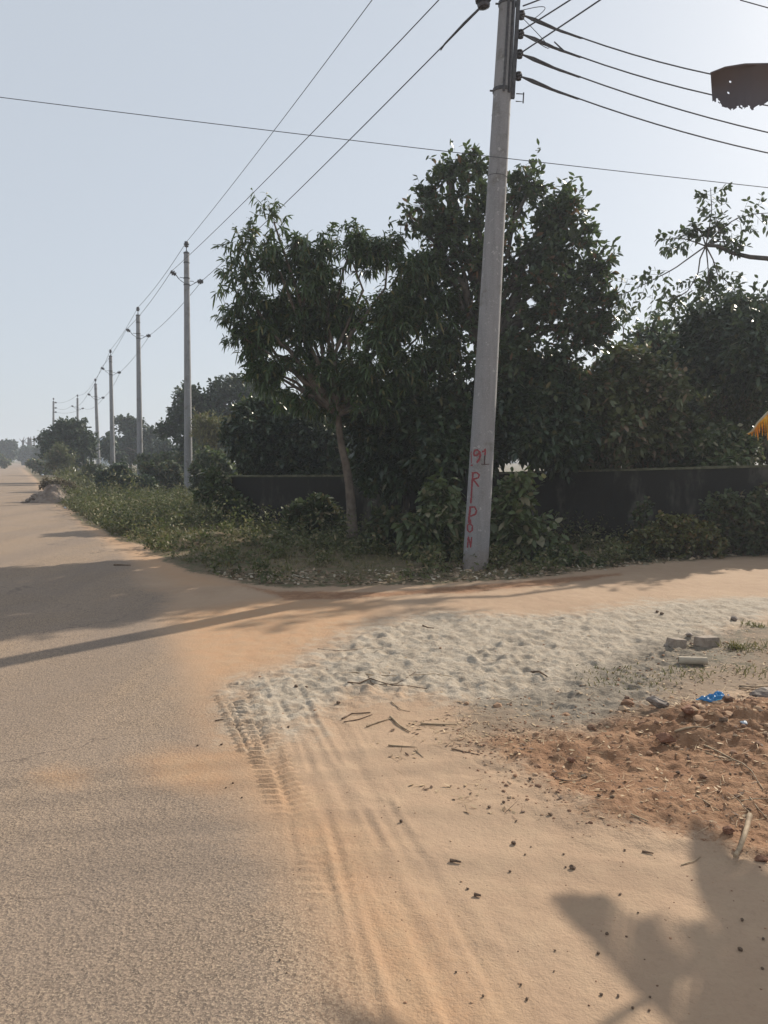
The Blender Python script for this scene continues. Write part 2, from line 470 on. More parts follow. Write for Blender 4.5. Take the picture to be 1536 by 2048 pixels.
RED = G((920, 1480), (1000, 1455), (1180, 1470), (1280, 1440), (1400, 1405), (1536, 1370), (2000, 1360), (2100, 1850), (1536, 1745), (1380, 1690), (1180, 1650), (1080, 1595), (980, 1540))
TRACK_EDGE = G((300, 1180), (345, 1260), (390, 1350), (425, 1450), (500, 1600), (610, 1800), (700, 2048)) + [(0.9, -3.0), (6, -3), (9, 4)] + G((2000, 1400), (1536, 1480), (1180, 1450), (900, 1400)) + G((860, 1226), (1100, 1232), (1400, 1212), (1536, 1200), (2400, 1180)) + [(60, 9), (60, 14)] + verge_edge[::-1]
ORANGE1 = G((320, 1230), (520, 1190), (800, 1200), (700, 1270), (560, 1340), (440, 1370), (420, 1450), (560, 1520), (700, 1660), (860, 1850), (1010, 2060), (780, 2100), (690, 1900), (560, 1680), (430, 1540), (380, 1400))
ORANGE2 = G((260, 1520), (330, 1495), (480, 1500), (520, 1560), (430, 1610), (330, 1585))
ORANGE3 = G((50, 1545), (120, 1528), (200, 1545), (150, 1575), (60, 1570))
ORANGE4 = G((130, 1015), (215, 1060), (300, 1100), (400, 1140), (520, 1175), (330, 1175), (250, 1110), (170, 1058))
REDEDGE = G((440, 1160), (560, 1180), (760, 1183), (900, 1173), (1100, 1157), (1250, 1142), (1260, 1152), (1100, 1172), (900, 1190), (700, 1202), (560, 1205))
TREAD = G((480, 1362), (505, 1430), (535, 1510), (568, 1590), (610, 1680), (670, 1800))
TREAD2 = G((440, 1385), (470, 1450), (495, 1500))
PITS = [(p_[0], p_[1], r_, d_) for p_, r_, d_ in [(gp(random.uniform(640, 1500), random.uniform(1240, 1400)), random.uniform(.05, .12), random.uniform(.010, .030)) for _ in range(190)]]
STRIAE = G((560, 1330), (640, 1480), (730, 1700), (880, 2090))
RUTS = [G((590, 1390), (660, 1560), (760, 1760), (930, 2060)), G((640, 1400), (730, 1560), (860, 1760), (1060, 2060)),
        G((560, 1380), (625, 1560), (700, 1720), (840, 2060)), G((700, 1330), (800, 1280), (1000, 1215), (1500, 1165))]

def height(X, Y):
    n_big = fbm(X * 0.25, Y * 0.25, 3, 3) - 0.5
    sw = sstep(-0.25, 0.25, sdf(WHITE, X, Y)); sr = sstep(-0.3, 0.4, sdf(RED, X, Y)); sg = sstep(0.0, 1.2, sdf(VERGE, X, Y))
    rd = sdf(ROAD, X, Y); sroad = sstep(-0.6, 0.3, rd)
    h = n_big * 0.04 * (1 - sroad)
    near = (Y < 16) & (Y > 0.5) & (np.abs(X) < 14)
    fb = np.zeros_like(X)
    fb[near] = fbm(X[near] * 3.2, Y[near] * 3.2, 21, 4) - 0.5
    ridg = np.zeros_like(X)
    ridg[near] = 1 - 2 * np.abs(fbm(X[near] * 4.5, Y[near] * 4.5, 31, 3) - 0.5)
    h = h + sw * (fb * 0.022 + (ridg - 0.85) * 0.012 + 0.012)
    rough = np.zeros_like(X); rough[near] = fbm(X[near] * 9, Y[near] * 9, 41, 4) - 0.5
    fine_ = np.zeros_like(X); nr = near & (Y < 8.5); fine_[nr] = fbm(X[nr] * 21, Y[nr] * 21, 47, 3) - 0.5
    h = h + sr * (rough * 0.055 + fb * 0.05 + 0.01) + sw * rough * 0.040 + (sw + sr) * fine_ * 0.030
    h = h + (1 - sroad) * (1 - sw) * (1 - sr) * rough * 0.012
    # heap of red soil at the right
    c = gp(1500, 1465)
    h = h + 0.12 * np.exp(-(((X - c[0]) / 0.75) ** 2 + ((Y - c[1]) / 0.38) ** 2)) * (0.75 + 0.6 * (rough + 0.5))
    for px, py, r, d in PITS:
        m = (np.abs(X - px) < r * 2.2) & (np.abs(Y - py) < r * 2.2)
        if m.any():
            q = np.hypot(X[m] - px, Y[m] - py) / r
            h[m] += sw[m] * (-d * .6 * np.exp(-q * q * 1.6) + d * 0.35 * np.exp(-((q - 1.35) / 0.35) ** 2))
    m = (Y < 7) & (Y > 1.5) & (np.abs(X) < 3)
    if m.any():
        x, y = X[m], Y[m]
        add = np.zeros_like(x)
        for ln in RUTS:
            d, s, a = pld(ln, x, y)
            am = 0.5 + 0.8 * vnoise(a * 1.3, a * 0 + 3, 5)
            add += am * (-0.0018 * np.exp(-(s / 0.035) ** 2) + 0.0025 * np.exp(-((np.abs(s) - 0.07) / 0.025) ** 2)) * sstep(0.3, 0.0, d - np.abs(s))
        d, s, a = pld(STRIAE, x, y)
        band = sstep(.42, .22, np.abs(s)) * sstep(0.1, 0.6, a)
        st_ = vnoise(s * 26 + .6 * np.sin(a * 2.1), a * 0.9, 301) - .5
        st2 = vnoise(s * 60 + .5 * np.sin(a * 1.4), a * 2.5, 302) - .5
        add += band * (st_ * 0.002 + st2 * .004)
        for sc_, k2 in ((-.20, .5), (-.05, .9), (.12, .8), (.27, .45)):
            q = np.abs(s - sc_ - .02 * np.sin(a * 1.7 + sc_ * 9))
            add += band * k2 * sstep(.35, .6, vnoise(a * 2.2, a * 0 + sc_ * 30, 9)) * (-.005 * np.exp(-(q / .013) ** 2) + .005 * np.exp(-((q - .032) / .012) ** 2))
        for ln, wd in ((TREAD, 0.105), (TREAD2, 0.05)):
            d, s, a = pld(ln, x, y)
            inside = sstep(wd, wd * 0.85, np.abs(s)) * sstep(0.02, 0.0, d - np.abs(s))
            ph = a / 0.062 + np.where(s > 0, 0.5, 0) + np.abs(s) * 6
            bars = sstep(-0.1, 0.5, np.sin(2 * PI * ph)) * (np.abs(np.abs(s) - wd * 0.52) < wd * 0.40)
            wear = sstep(0.3, 0.55, vnoise(x * 5, y * 5, 77) + 0.12)
            add += inside * (-0.004 + 0.018 * bars * wear) * sstep(0, .15, a) * (.25 + .75 * sstep(2.4, 1.4, a))
        h[m] += add
    if near.any():
        pass
    h = h + sg * (0.03 + 0.05 * (fbm(X * 1.2, Y * 1.2, 9, 3) - 0.5) * (Y < 60))
    c = gp(415, 1092)
    h = h + 0.22 * np.exp(-(((X - c[0]) / 0.7) ** 2 + ((Y - c[1] - .2) / 0.5) ** 2))
    # the embankment falls gently towards the foot of the wall and behind it
    dv = sdf(VERGE, X, Y)
    h = h - 0.22 * sstep(1.5, 6.5, dv) * sstep(5, 12, Y)
    return h

xs = [0.0]
core = np.arange(-2.4, 3.4, 0.0135)
def grow(x0, step, k, lim):
    o = []; x = x0
    while abs(x) < lim:
        o.append(x); x += step; step *= k
    return o
right = grow(core[-1] + 0.017, 0.017, 1.025, 700); left = grow(core[0] - 0.017, -0.017, 1.025, 700)
xs = np.array(left[::-1] + list(core) + right)
ys = list(np.arange(1.7, 5.6, 0.0125)); ys += grow(ys[-1] + 0.013, 0.013, 1.012, 900)
back = grow(1.7 - 0.03, -0.03, 1.25, 60)
ys = np.array([y for y in back[::-1] if y > -40] + ys)
GX, GY = np.meshgrid(xs, ys)
X, Y = GX.ravel(), GY.ravel()
Z = height(X, Y)
nx, ny = len(xs), len(ys)

def cl(a): return np.clip(a, 0, 1)
def soft(poly, wdt): return cl(0.5 + sdf(poly, X, Y) / (2 * wdt))
wob = (fbm(X * 0.8, Y * 0.8, 55, 4) - 0.5)
asph = cl(0.5 + (sdf(ROAD, X, Y) + wob * 0.5) / 0.9)
white = cl(0.5 + (sdf(WHITE, X, Y) + wob * 0.9) / 1.1)
red = cl(0.5 + (sdf(RED, X, Y) + wob * 0.7) / 0.55)
red = np.maximum(red, 0.85 * cl(0.5 + (sdf(REDEDGE, X, Y) + wob * 0.3) / 0.35))
orange = np.maximum.reduce([0.85 * cl(0.5 + (sdf(ORANGE1, X, Y) + wob * 0.5) / 0.7), 0.8 * cl(0.5 + (sdf(ORANGE2, X, Y) + wob * .8) / 0.5),
                            0.75 * cl(0.5 + (sdf(ORANGE3, X, Y) + wob * .5) / 0.35), 0.75 * cl(0.5 + (sdf(ORANGE4, X, Y) + wob * .3) / 0.6)])
grass = cl(0.5 + (sdf(VERGE, X, Y) + wob * 0.8) / 0.5)
leftside = cl((-sdf(ROAD, X, Y)) / 0.8) * (X < -3 - 0.3 * Y) * (Y > 12)
grass = np.maximum(grass, leftside)
# trampled dark litter between white sand and red soil
LIT = G((900, 1405), (1150, 1390), (1260, 1330), (1380, 1270), (1536, 1250), (1900, 1260), (1900, 1380), (1536, 1400), (1300, 1455), (1150, 1470), (960, 1500), (880, 1470))
damp = 0.85 * cl(0.5 + (sdf(LIT, X, Y) + wob * 0.9) / 0.5)
GR2 = G((1250, 1360), (1330, 1320), (1440, 1250), (1536, 1235), (1900, 1230), (1900, 1350), (1450, 1360))
grass = np.maximum(grass, 0.45 * cl(0.5 + (sdf(GR2, X, Y) + wob * 0.9) / 0.5))

idx = np.arange(nx * ny).reshape(ny, nx)
quads = np.stack([idx[:-1, :-1], idx[:-1, 1:], idx[1:, 1:], idx[1:, :-1]], -1).reshape(-1, 4)
fc = lambda a: a[quads].mean(1)
fX, fY = X[quads].mean(1), Y[quads].mean(1)
f_road = sdf(ROAD, fX, fY) > 0
f_white = (~f_road) & (sdf(WHITE, fX, fY) > 0)
f_red = (~f_road) & (~f_white) & (sdf(RED, fX, fY) > 0)
f_track = (~f_road) & (~f_white) & (~f_red) & (sdf(TRACK_EDGE, fX, fY) > 0)
f_rest = ~(f_road | f_white | f_red | f_track)
for nm, sel in (('road', f_road), ('sand', f_white), ('red_soil', f_red), ('dirt_track', f_track), ('ground', f_rest)):
    q = quads[sel]
    used, inv = np.unique(q.ravel(), return_inverse=True)
    mb = MB(); mb.add(np.stack([X[used], Y[used], Z[used]], 1), inv.reshape(-1, 4))
    o = mb.build(nm, M['ground'], smooth=True)
    o['kind'] = 'structure'
    for an, chans in (('zone_a', (asph, white, red)), ('zone_b', (orange, grass, damp))):
        at_ = o.data.color_attributes.new(an, 'FLOAT_COLOR', 'POINT')
        arr = np.ones((len(used), 4), np.float32)
        for i, c_ in enumerate(chans): arr[:, i] = c_[used]
        at_.data.foreach_set('color', arr.ravel())
del quads, fX, fY

def hz(x, y):
    return float(height(np.array([float(x)]), np.array([float(y)]))[0])
def hzs(x, y):
    return height(np.asarray(x, float), np.asarray(y, float))
def gpt(px, py, lift=0.0):
    p_ = gp(px, py); p_[2] = hz(p_[0], p_[1]) + lift
    return p_

# ------------------------------------------------------------------ leaves
def unit(v):
    return v / (np.linalg.norm(v, axis=-1, keepdims=True) + 1e-9)

def add_leaves(mb, P, D, L, W, droop, shape, mi=0, upj=0.5):
    """shape = [(t, halfwidth)], one strip of quads per leaf"""
    n = len(P); D = unit(D)
    up = np.tile([0, 0, 1.0], (n, 1)) + RNG.normal(0, upj, (n, 3))
    S = unit(np.cross(D, up))
    L = np.broadcast_to(L, (n,)); W = np.broadcast_to(W, (n,)); droop = np.broadcast_to(droop, (n,))
    k = len(shape)
    V = np.zeros((n, k, 2, 3))
    for i, (t, hw) in enumerate(shape):
        c = P + D * (L * t)[:, None]
        c[:, 2] -= droop * L * t * t
        V[:, i, 0] = c - S * (W * hw)[:, None]
        V[:, i, 1] = c + S * (W * hw)[:, None]
    base = (np.arange(n) * k * 2)[:, None, None]
    q = np.array([[2 * i, 2 * i + 1, 2 * i + 3, 2 * i + 2] for i in range(k - 1)])[None]
    mb.add(V.reshape(-1, 3), (base + q).reshape(-1, 4), mi)

SH_LONG = [(0, .08), (.3, .9), (.65, 1), (1, .04)]
SH_DROOP = [(0, .10), (.22, .75), (.5, 1), (.78, .75), (1, .04)]
SH_OVAL = [(0, .08), (.35, 1), (.7, .8), (1, .05)]
SH_QUAD = [(0, .15), (.5, 1), (1, .1)]
SH_BLADE = [(0, 1), (.5, .8), (1, .08)]

def randdir(n, upb=0.0):
    v = RNG.normal(0, 1, (n, 3)); v = unit(v); v[:, 2] += upb
    return unit(v)

def crown(blobs, n_twigs, nl, tl, L, W, droop, mat, name, parent, shape=SH_LONG, sub=7, subr=(.3, .5), upb=0.25,
          twigmat=None, shoots=0, gap=0.0, spread=0.9, mb=None, tipwhorl=True, hollow=0.35, squash=1.0):
    """leafy twigs spread over clumps that themselves sit through each blob"""
    C = np.array([b[:3] for b in blobs]); R = np.array([b[3] for b in blobs])
    # sub clumps
    sc, sr_ = [], []
    for c, r in zip(C, R):
        for _ in range(sub):
            d = randdir(1, 0.1)[0]
            sc.append(c + d * r * random.uniform(0.25, 0.78) * np.array([1, 1, squash])); sr_.append(r * random.uniform(*subr))
    sc = np.array(sc); sr_ = np.array(sr_)
    wgt = sr_ ** 2; wgt /= wgt.sum()
    k = RNG.choice(len(sc), n_twigs, p=wgt)
    d = randdir(n_twigs, upb)
    rad = sr_[k] * RNG.uniform(hollow, 1.0, n_twigs)
    P0 = sc[k] + d * rad[:, None]
    if gap > 0:
        g = fbm(P0[:, 0] * 1.6 + P0[:, 1] * .7, P0[:, 2] * 1.6 + P0[:, 1] * .5, 91, 3)
        keep = g > np.quantile(g, gap)
        P0, d, k = P0[keep], d[keep], k[keep]
    n = len(P0)
    TD = unit(d * 0.8 + RNG.normal(0, .45, (n, 3)) + np.array([0, 0, .25]))
    TL = tl * RNG.uniform(.6, 1.4, n)
    if shoots:
        m = RNG.random(n) < shoots
        TL = np.where(m, TL * 2.2, TL); TD[m] = unit(TD[m] + np.array([0, 0, .8]))
    own = mb is None
    if own: mb = MB()
    t = (np.arange(nl) + 1) / nl
    t = t ** (0.7 if tipwhorl else 1.0)
    PP = P0[:, None, :] + TD[:, None, :] * (TL[:, None] * t[None])[..., None]
    PP = PP.reshape(-1, 3); TDD = np.repeat(TD, nl, 0)
    LD = unit(TDD * 0.45 + RNG.normal(0, .6 * spread, (len(PP), 3)) + np.array([0, 0, -0.05]))
    ll = L * RNG.uniform(.65, 1.2, len(PP)); ww = W * RNG.uniform(.75, 1.15, len(PP))
    add_leaves(mb, PP, LD, ll, ww, droop * RNG.uniform(.3, 1.3, len(PP)), shape, 0)
    # thin twigs
    if twigmat is not None:
        S = unit(np.cross(TD, RNG.normal(0, 1, (n, 3)))); T2 = unit(np.cross(TD, S))
        r0 = max(0.003, tl * 0.012)
        A = P0 - TD * TL[:, None] * 0.6; B = P0 + TD * TL[:, None]
        V = np.stack([A + S * r0, A - S * r0 * .5 + T2 * r0, A - S * r0 * .5 - T2 * r0, B + S * r0 * .4, B - S * r0 * .2 + T2 * r0 * .4, B - S * r0 * .2 - T2 * r0 * .4], 1)
        base = (np.arange(n) * 6)[:, None, None]
        q = np.array([[0, 1, 4, 3], [1, 2, 5, 4], [2, 0, 3, 5]])[None]
        mb.add(V.reshape(-1, 3), (base + q).reshape(-1, 4), 1)
    if own:
        mats = [mat] + ([twigmat] if twigmat is not None else [])
        return mb.build(name, mats, parent), sc
    return None, sc

def bend(a, b, n=5, j=0.06, sag=0.0):
    a, b = np.asarray(a, float), np.asarray(b, float); L = np.linalg.norm(b - a)
    pts = []
    for i in range(n + 1):
        t = i / n; p_ = a + (b - a) * t
        if 0 < i < n: p_ = p_ + RNG.normal(0, j * L * 0.5, 3)
        p_[2] += sag * L * math.sin(PI * t)
        pts.append(p_)
    return pts

def limbs(mb, tip, targets, r, mid=None, sides=6):
    for t in targets:
        L = np.linalg.norm(np.asarray(t) - tip)
        mb.tube(bend(tip, t, 5, 0.07, 0.06), np.linspace(r, max(r * .12, .006), 6), sides, cap=False)

def tree(name, label, cat, trunk, r0, blobs, n_twigs, nl, tl, L, W, droop, leaf, bark='darkbark', group=None, branches=14, forks=None, **kw):
    base = np.array(trunk[0], float)
    root = empty(name, tuple(base), label, cat, group)
    mb = MB()
    n = len(trunk)
    if n > 2:
        # smooth the path a little
        pts = [trunk[0]]
        for i in range(1, n - 1):
            a, b, c = map(np.asarray, (trunk[i - 1], trunk[i], trunk[i + 1]))
            pts += [b + (a - b) * .3, b + (c - b) * .3]
        pts.append(trunk[-1])
    else:
        pts = bend(trunk[0], trunk[1], 5, 0.02)
    m_ = len(pts)
    rr = [r0 * (1.35 if i == 0 else 1.0) * (1 - 0.45 * i / (m_ - 1)) for i in range(m_)]
    mb.tube(pts, rr, 10)
    tip = np.asarray(trunk[-1], float)
    for b in blobs:
        mb.tube(bend(tip, np.array(b[:3]), 5, .08, .04), np.linspace(r0 * .5, r0 * .14, 6), 6, cap=False)
    cr, sc = crown(blobs, n_twigs, nl, tl, L, W, droop, M[leaf], 'crown', root, twigmat=M[bark], **kw)
    bl = np.array([b[:3] for b in blobs])
    for s in sc[:: max(1, len(sc) // branches)]:
        j = int(np.argmin(np.linalg.norm(bl - s, axis=1)))
        mb.tube(bend(bl[j], s, 4, .08, .03), np.linspace(r0 * .2, max(.006, r0 * .05), 5), 5, cap=False)
    mb.build('trunk', M[bark], root, smooth=True)
    return root

def B(px, py, r, Y):
    p_ = at(px, py, Y)
    return (p_[0], p_[1], p_[2], r * mpx(Y))

# ------------------------------------------------------------------ boundary wall
wa = (at(462, 951, 18.5), at(700, 950, 17.2), at(860, 949, 16.3), at(1010, 944, 15.5), at(1200, 939, 14.6), at(1536, 930, 13.2), at(2300, 914, 10.9))
wroot = empty('boundary_wall', (wa[0][0], wa[0][1], 0), 'long low black-stained plaster wall with mossy top behind the bushes', 'wall')
mb = MB(); cap = MB()
th = 0.13
def wallrun(pts):
    for a, b in zip(pts[:-1], pts[1:]):
        d = b - a; d[2] = 0; L = np.linalg.norm(d); d /= L; nrm = np.array([d[1], -d[0], 0])
        if nrm[1] > 0: nrm = -nrm
        V = []
        for p_ in (a, b):
            for s in (0, -th):
                q = p_ + nrm * s
                V += [(q[0], q[1], -0.6), (q[0], q[1], p_[2] - 0.04)]
        mb.add(V, [(0, 4, 5, 1), (2, 3, 7, 6), (1, 5, 7, 3)])
        V = []
        ns = max(2, int(L / 0.25))
        for i in range(ns + 1):
            p_ = a + (b - a) * i / ns
            j = RNG.uniform(-.006, .008, 3)
            for s, z in ((0.022, -.038), (0.02 + j[0], j[1]), (-th - .02, j[2]), (-th - .02, -.038)):
                q = p_ + nrm * s; V.append((q[0], q[1], p_[2] + z))
        ff = []
        for i in range(ns):
            for k in range(3):
                ff.append((i * 4 + k, (i + 1) * 4 + k, (i + 1) * 4 + k + 1, i * 4 + k + 1))
            ff.append((i * 4 + 3, (i + 1) * 4 + 3, (i + 1) * 4, i * 4))
        cap.add(V, ff)
wallrun([np.array(p_) for p_ in wa])
mb.box((wa[0][0] + .06, wa[0][1] + .1, wa[0][2] / 2 - .32), (.26, .26, wa[0][2] + .56))       # end pier
# return wall running away from the road corner
mb.build('wall_body', M['wall'], wroot); cap.build('coping', M['moss'], wroot)

def wall_y(x):
    w_ = np.array(wa)
    return float(np.interp(x, w_[:, 0], w_[:, 1]))

# ------------------------------------------------------------------ concrete poles and lines
def insul(mb, c, axis, s=1.0, mi=0):
    mb.lathe(c, axis, [(0, .02 * s), (.01 * s, .045 * s), (.03 * s, .05 * s), (.035 * s, .03 * s), (.05 * s, .03 * s), (.055 * s, .06 * s), (.08 * s, .062 * s), (.085 * s, .032 * s), (.10 * s, .032 * s), (.105 * s, .05 * s), (.125 * s, .045 * s), (.135 * s, .02 * s)], 12, mi)

near_base = gpt(950, 1142); near_base[2] -= 0.05
near_mid = at(1015, 0, 10.9 + .0)
near_base_d = near_base[1]
near_mid = at(1015, 0, near_base_d)
ax = unit(near_mid - near_base)
near_top = near_base + ax * 9.95
pr = empty('utility_pole', tuple(near_base), 'leaning near concrete pole with red painted letters at the corner of the dirt track', 'utility pole')
def prad(t):                      # t = metres along the shaft
    return 0.182 - 0.0095 * t
mb = MB()
ts = np.linspace(0, 9.95, 26)
mb.tube([near_base + ax * t for t in ts], [prad(t) for t in ts], 32)
for t in (3.0, 6.25):              # casting seams
    mb.lathe(near_base + ax * t, ax, [(0, prad(t) + .0005), (.006, prad(t) + .004), (.014, prad(t) + .0005)], 32)
mb.build('shaft', M['concrete'], pr, smooth=True)
sx = unit(np.cross(np.array([0, 1.0, 0]), ax)); sx = sx if sx[0] > 0 else -sx       # towards the right
sy = unit(np.cross(ax, sx)); sy = sy if sy[1] < 0 else -sy                            # towards the camera
def onp(t, a, r=0.0):
    """point on the shaft at angle a (0 = facing camera, + to the right)"""
    return near_base + ax * t + (math.sin(a) * sx + math.cos(a) * sy) * (prad(t) + r)
def t_of(py):
    # metres along the axis at that photo row
    lo, hi = 0.0, 10.0
    for _ in range(40):
        m_ = (lo + hi) / 2; p_ = near_base + ax * m_
        d = p_ - np.array([0, 0, CAM_H])
        zc = d[1] * cp - d[2] * sp; yc = d[1] * sp + d[2] * cp
        if 1024 - yc / zc * F > py: lo = m_
        else: hi = m_
    return lo
# angle iron strips near the top
mb = MB()
tb = t_of(188)
for a, wdt in ((0.02, .028), (.62, .035)):
    p1, p2 = onp(tb - .02, a, .012), onp(9.9, a, .012)
    mb.tube([p1, p2], [wdt * .6, wdt * .6], 4)
p1, p2 = onp(t_of(198), 1.35, .04), onp(9.9, 1.35, .04)
R_ = Matrix((Vector(sx), Vector(-sy), Vector(ax))).transposed().to_3x3()
mb.box((p1 + p2) / 2, (.05, .05, np.linalg.norm(p2 - p1)), R_)
mb.build('rack_iron', M['iron'], pr)
for t in (t_of(186), t_of(12)):
    mb = MB()
    mb.lathe(near_base + ax * t, ax, [(0, prad(t) + .002), (.002, prad(t) + .012), (.045, prad(t) + .012), (.047, prad(t) + .002)], 28)
    for s in (-1, 1):
        c = near_base + ax * (t + .022) + sx * s * (prad(t) + .02)
        mb.tube([c - sx * .03, c + sx * .03], [.012, .012], 6)
    mb.build('clamp_band', M['iron'], pr, smooth=False)
mb = MB()
t = t_of(355)
mb.lathe(near_base + ax * t, ax + sx * .05, [(0, prad(t) + .001), (.004, prad(t) + .006), (.008, prad(t) + .001)], 24)
mb.tube([onp(t, -.25, .006), onp(t + .04, -.2, .03), onp(t + .06, -.12, .02)], [.003] * 3, 4)
mb.build('tie_wire', M['cable'], pr)
rack_pts = []
for py in (30, 68, 108, 152):
    t = t_of(py)
    e = empty_part = None
    c0 = near_base + ax * t + sx * (prad(t) + .06)
    mb = MB(); mb.tube([c0 - sx * .03, c0 + sx * .05], [.008, .008], 6)
    insul(mb, c0 + sx * .03 - ax * .05, ax, .85)
    o = mb.build('insulator', M['porcelain'], pr, smooth=False)
    rack_pts.append(c0 + sx * .07)
mb = MB()                          # little open bracket at the rack foot
t = t_of(186)
c0 = near_base + ax * t + sx * (prad(t) + .07)
mb.tube([c0, c0 + sx * .10, c0 + sx * .10 - ax * .10, c0 - ax * .10], [.008] * 4, 5)
mb.tube([c0 + sx * .10 + ax * .02, c0 + sx * .10 - ax * .12], [.009] * 2, 5)
mb.build('bracket', M['iron'], pr)
# big disc insulator at the left near the top edge
mb = MB()
cI = at(968, 8, near_base_d - .15)
insul(mb, cI + np.array([0, 0, -.06]), (-.1, 0, 1), 1.75)
mb.tube([cI + np.array([0, 0, .2]), cI + np.array([.12, .05, .55]), onp(t_of(-90), -1.2)], [.012] * 3, 6)
mb.build('insulator', M['porcelain'], pr)
# top and side insulators above the frame
mb = MB()
mb.tube([near_top, near_top + ax * .2], [.015] * 2, 6); insul(mb, near_top + ax * .18, ax, 1.3)
mb.build('insulator', M['porcelain'], pr)
wire_top = near_top + ax * .33

# painted writing
def stroke(mb, pts, wd, mi=0):
    """pts = (photo x offset from the pole centre line in metres, metres along the shaft)"""
    P = []
    n = len(pts)
    dense = []
    for i in range(n - 1):
        a = np.array(pts[i]); b = np.array(pts[i + 1]); k = max(2, int(np.linalg.norm(b - a) / .012))
        for j in range(k): dense.append(a + (b - a) * j / k)
    dense.append(np.array(pts[-1])); dense = np.array(dense)
    dense[:, 0] += RNG.normal(0, .0012, len(dense))
    tg = np.gradient(dense, axis=0); tg /= np.linalg.norm(tg, axis=1, keepdims=True) + 1e-9
    nm = np.stack([-tg[:, 1], tg[:, 0]], 1)
    wv = wd * RNG.uniform(.8, 1.2, len(dense))[:, None]
    Lp, Rp = dense + nm * wv, dense - nm * wv
    V = []
    for l, r in zip(Lp, Rp):
        for q in (l, r):
            rad = prad(q[1]); s = np.clip(q[0] / rad, -.985, .985)
            V.append(onp(q[1], math.asin(s), .0018))
    mb.add(V, [(2 * i, 2 * i + 1, 2 * i + 3, 2 * i + 2) for i in range(len(dense) - 1)], mi)
def pc(px, py):
    """photo pixel -> (offset, along)"""
    t = t_of(py); c = near_base + ax * t
    d = c - np.array([0, 0, CAM_H]); zc = d[1] * cp - d[2] * sp
    cx = 768 + d[0] / zc * F
    return ((px - cx) * zc / F * 1.0, t)
# coordinates measured in the 6.825x crop whose corner is (860, 860)
def Z_(pts): return [pc(860 + x / 6.825, 860 + y / 6.825) for x, y in pts]
mb = MB()
wd = .0125
stroke(mb, Z_([(655, 300), (630, 275), (600, 285), (585, 320), (595, 355), (625, 350), (650, 320), (660, 300), (668, 350), (655, 400), (620, 450)]), wd)
stroke(mb, Z_([(690, 300), (715, 290), (735, 260), (730, 340)]), wd)
stroke(mb, Z_([(730, 340), (722, 400), (722, 465)]), wd * .8, 1)
stroke(mb, Z_([(680, 465), (730, 468), (790, 460)]), wd * .5, 1)
stroke(mb, Z_([(556, 300), (556, 460)]), wd * .35)
stroke(mb, Z_([(548, 490), (575, 483)]), wd * .8)
stroke(mb, Z_([(575, 585), (568, 660), (560, 760)]), wd * .9)
stroke(mb, Z_([(560, 590), (620, 582), (652, 610), (640, 650), (575, 675), (610, 720), (643, 770)]), wd * .85)
stroke(mb, Z_([(560, 760), (553, 880), (545, 1000)]), wd * .85, 0)
stroke(mb, Z_([(540, 1040), (532, 1120), (520, 1215), (522, 1260)]), wd * .95)
stroke(mb, Z_([(540, 1050), (590, 1045), (618, 1090), (600, 1140), (540, 1175)]), wd * .85)
stroke(mb, Z_([(532, 1215), (530, 1270)]), wd * 1.3)
stroke(mb, Z_([(535, 1270), (505, 1300), (505, 1370), (530, 1388), (560, 1360), (562, 1300), (535, 1272)]), wd * .85)
stroke(mb, Z_([(500, 1600), (512, 1450), (525, 1500), (540, 1590), (552, 1450)]), wd * .7)
mb.build('painted_writing', [M['redpaint'], M['blackpaint']], pr)

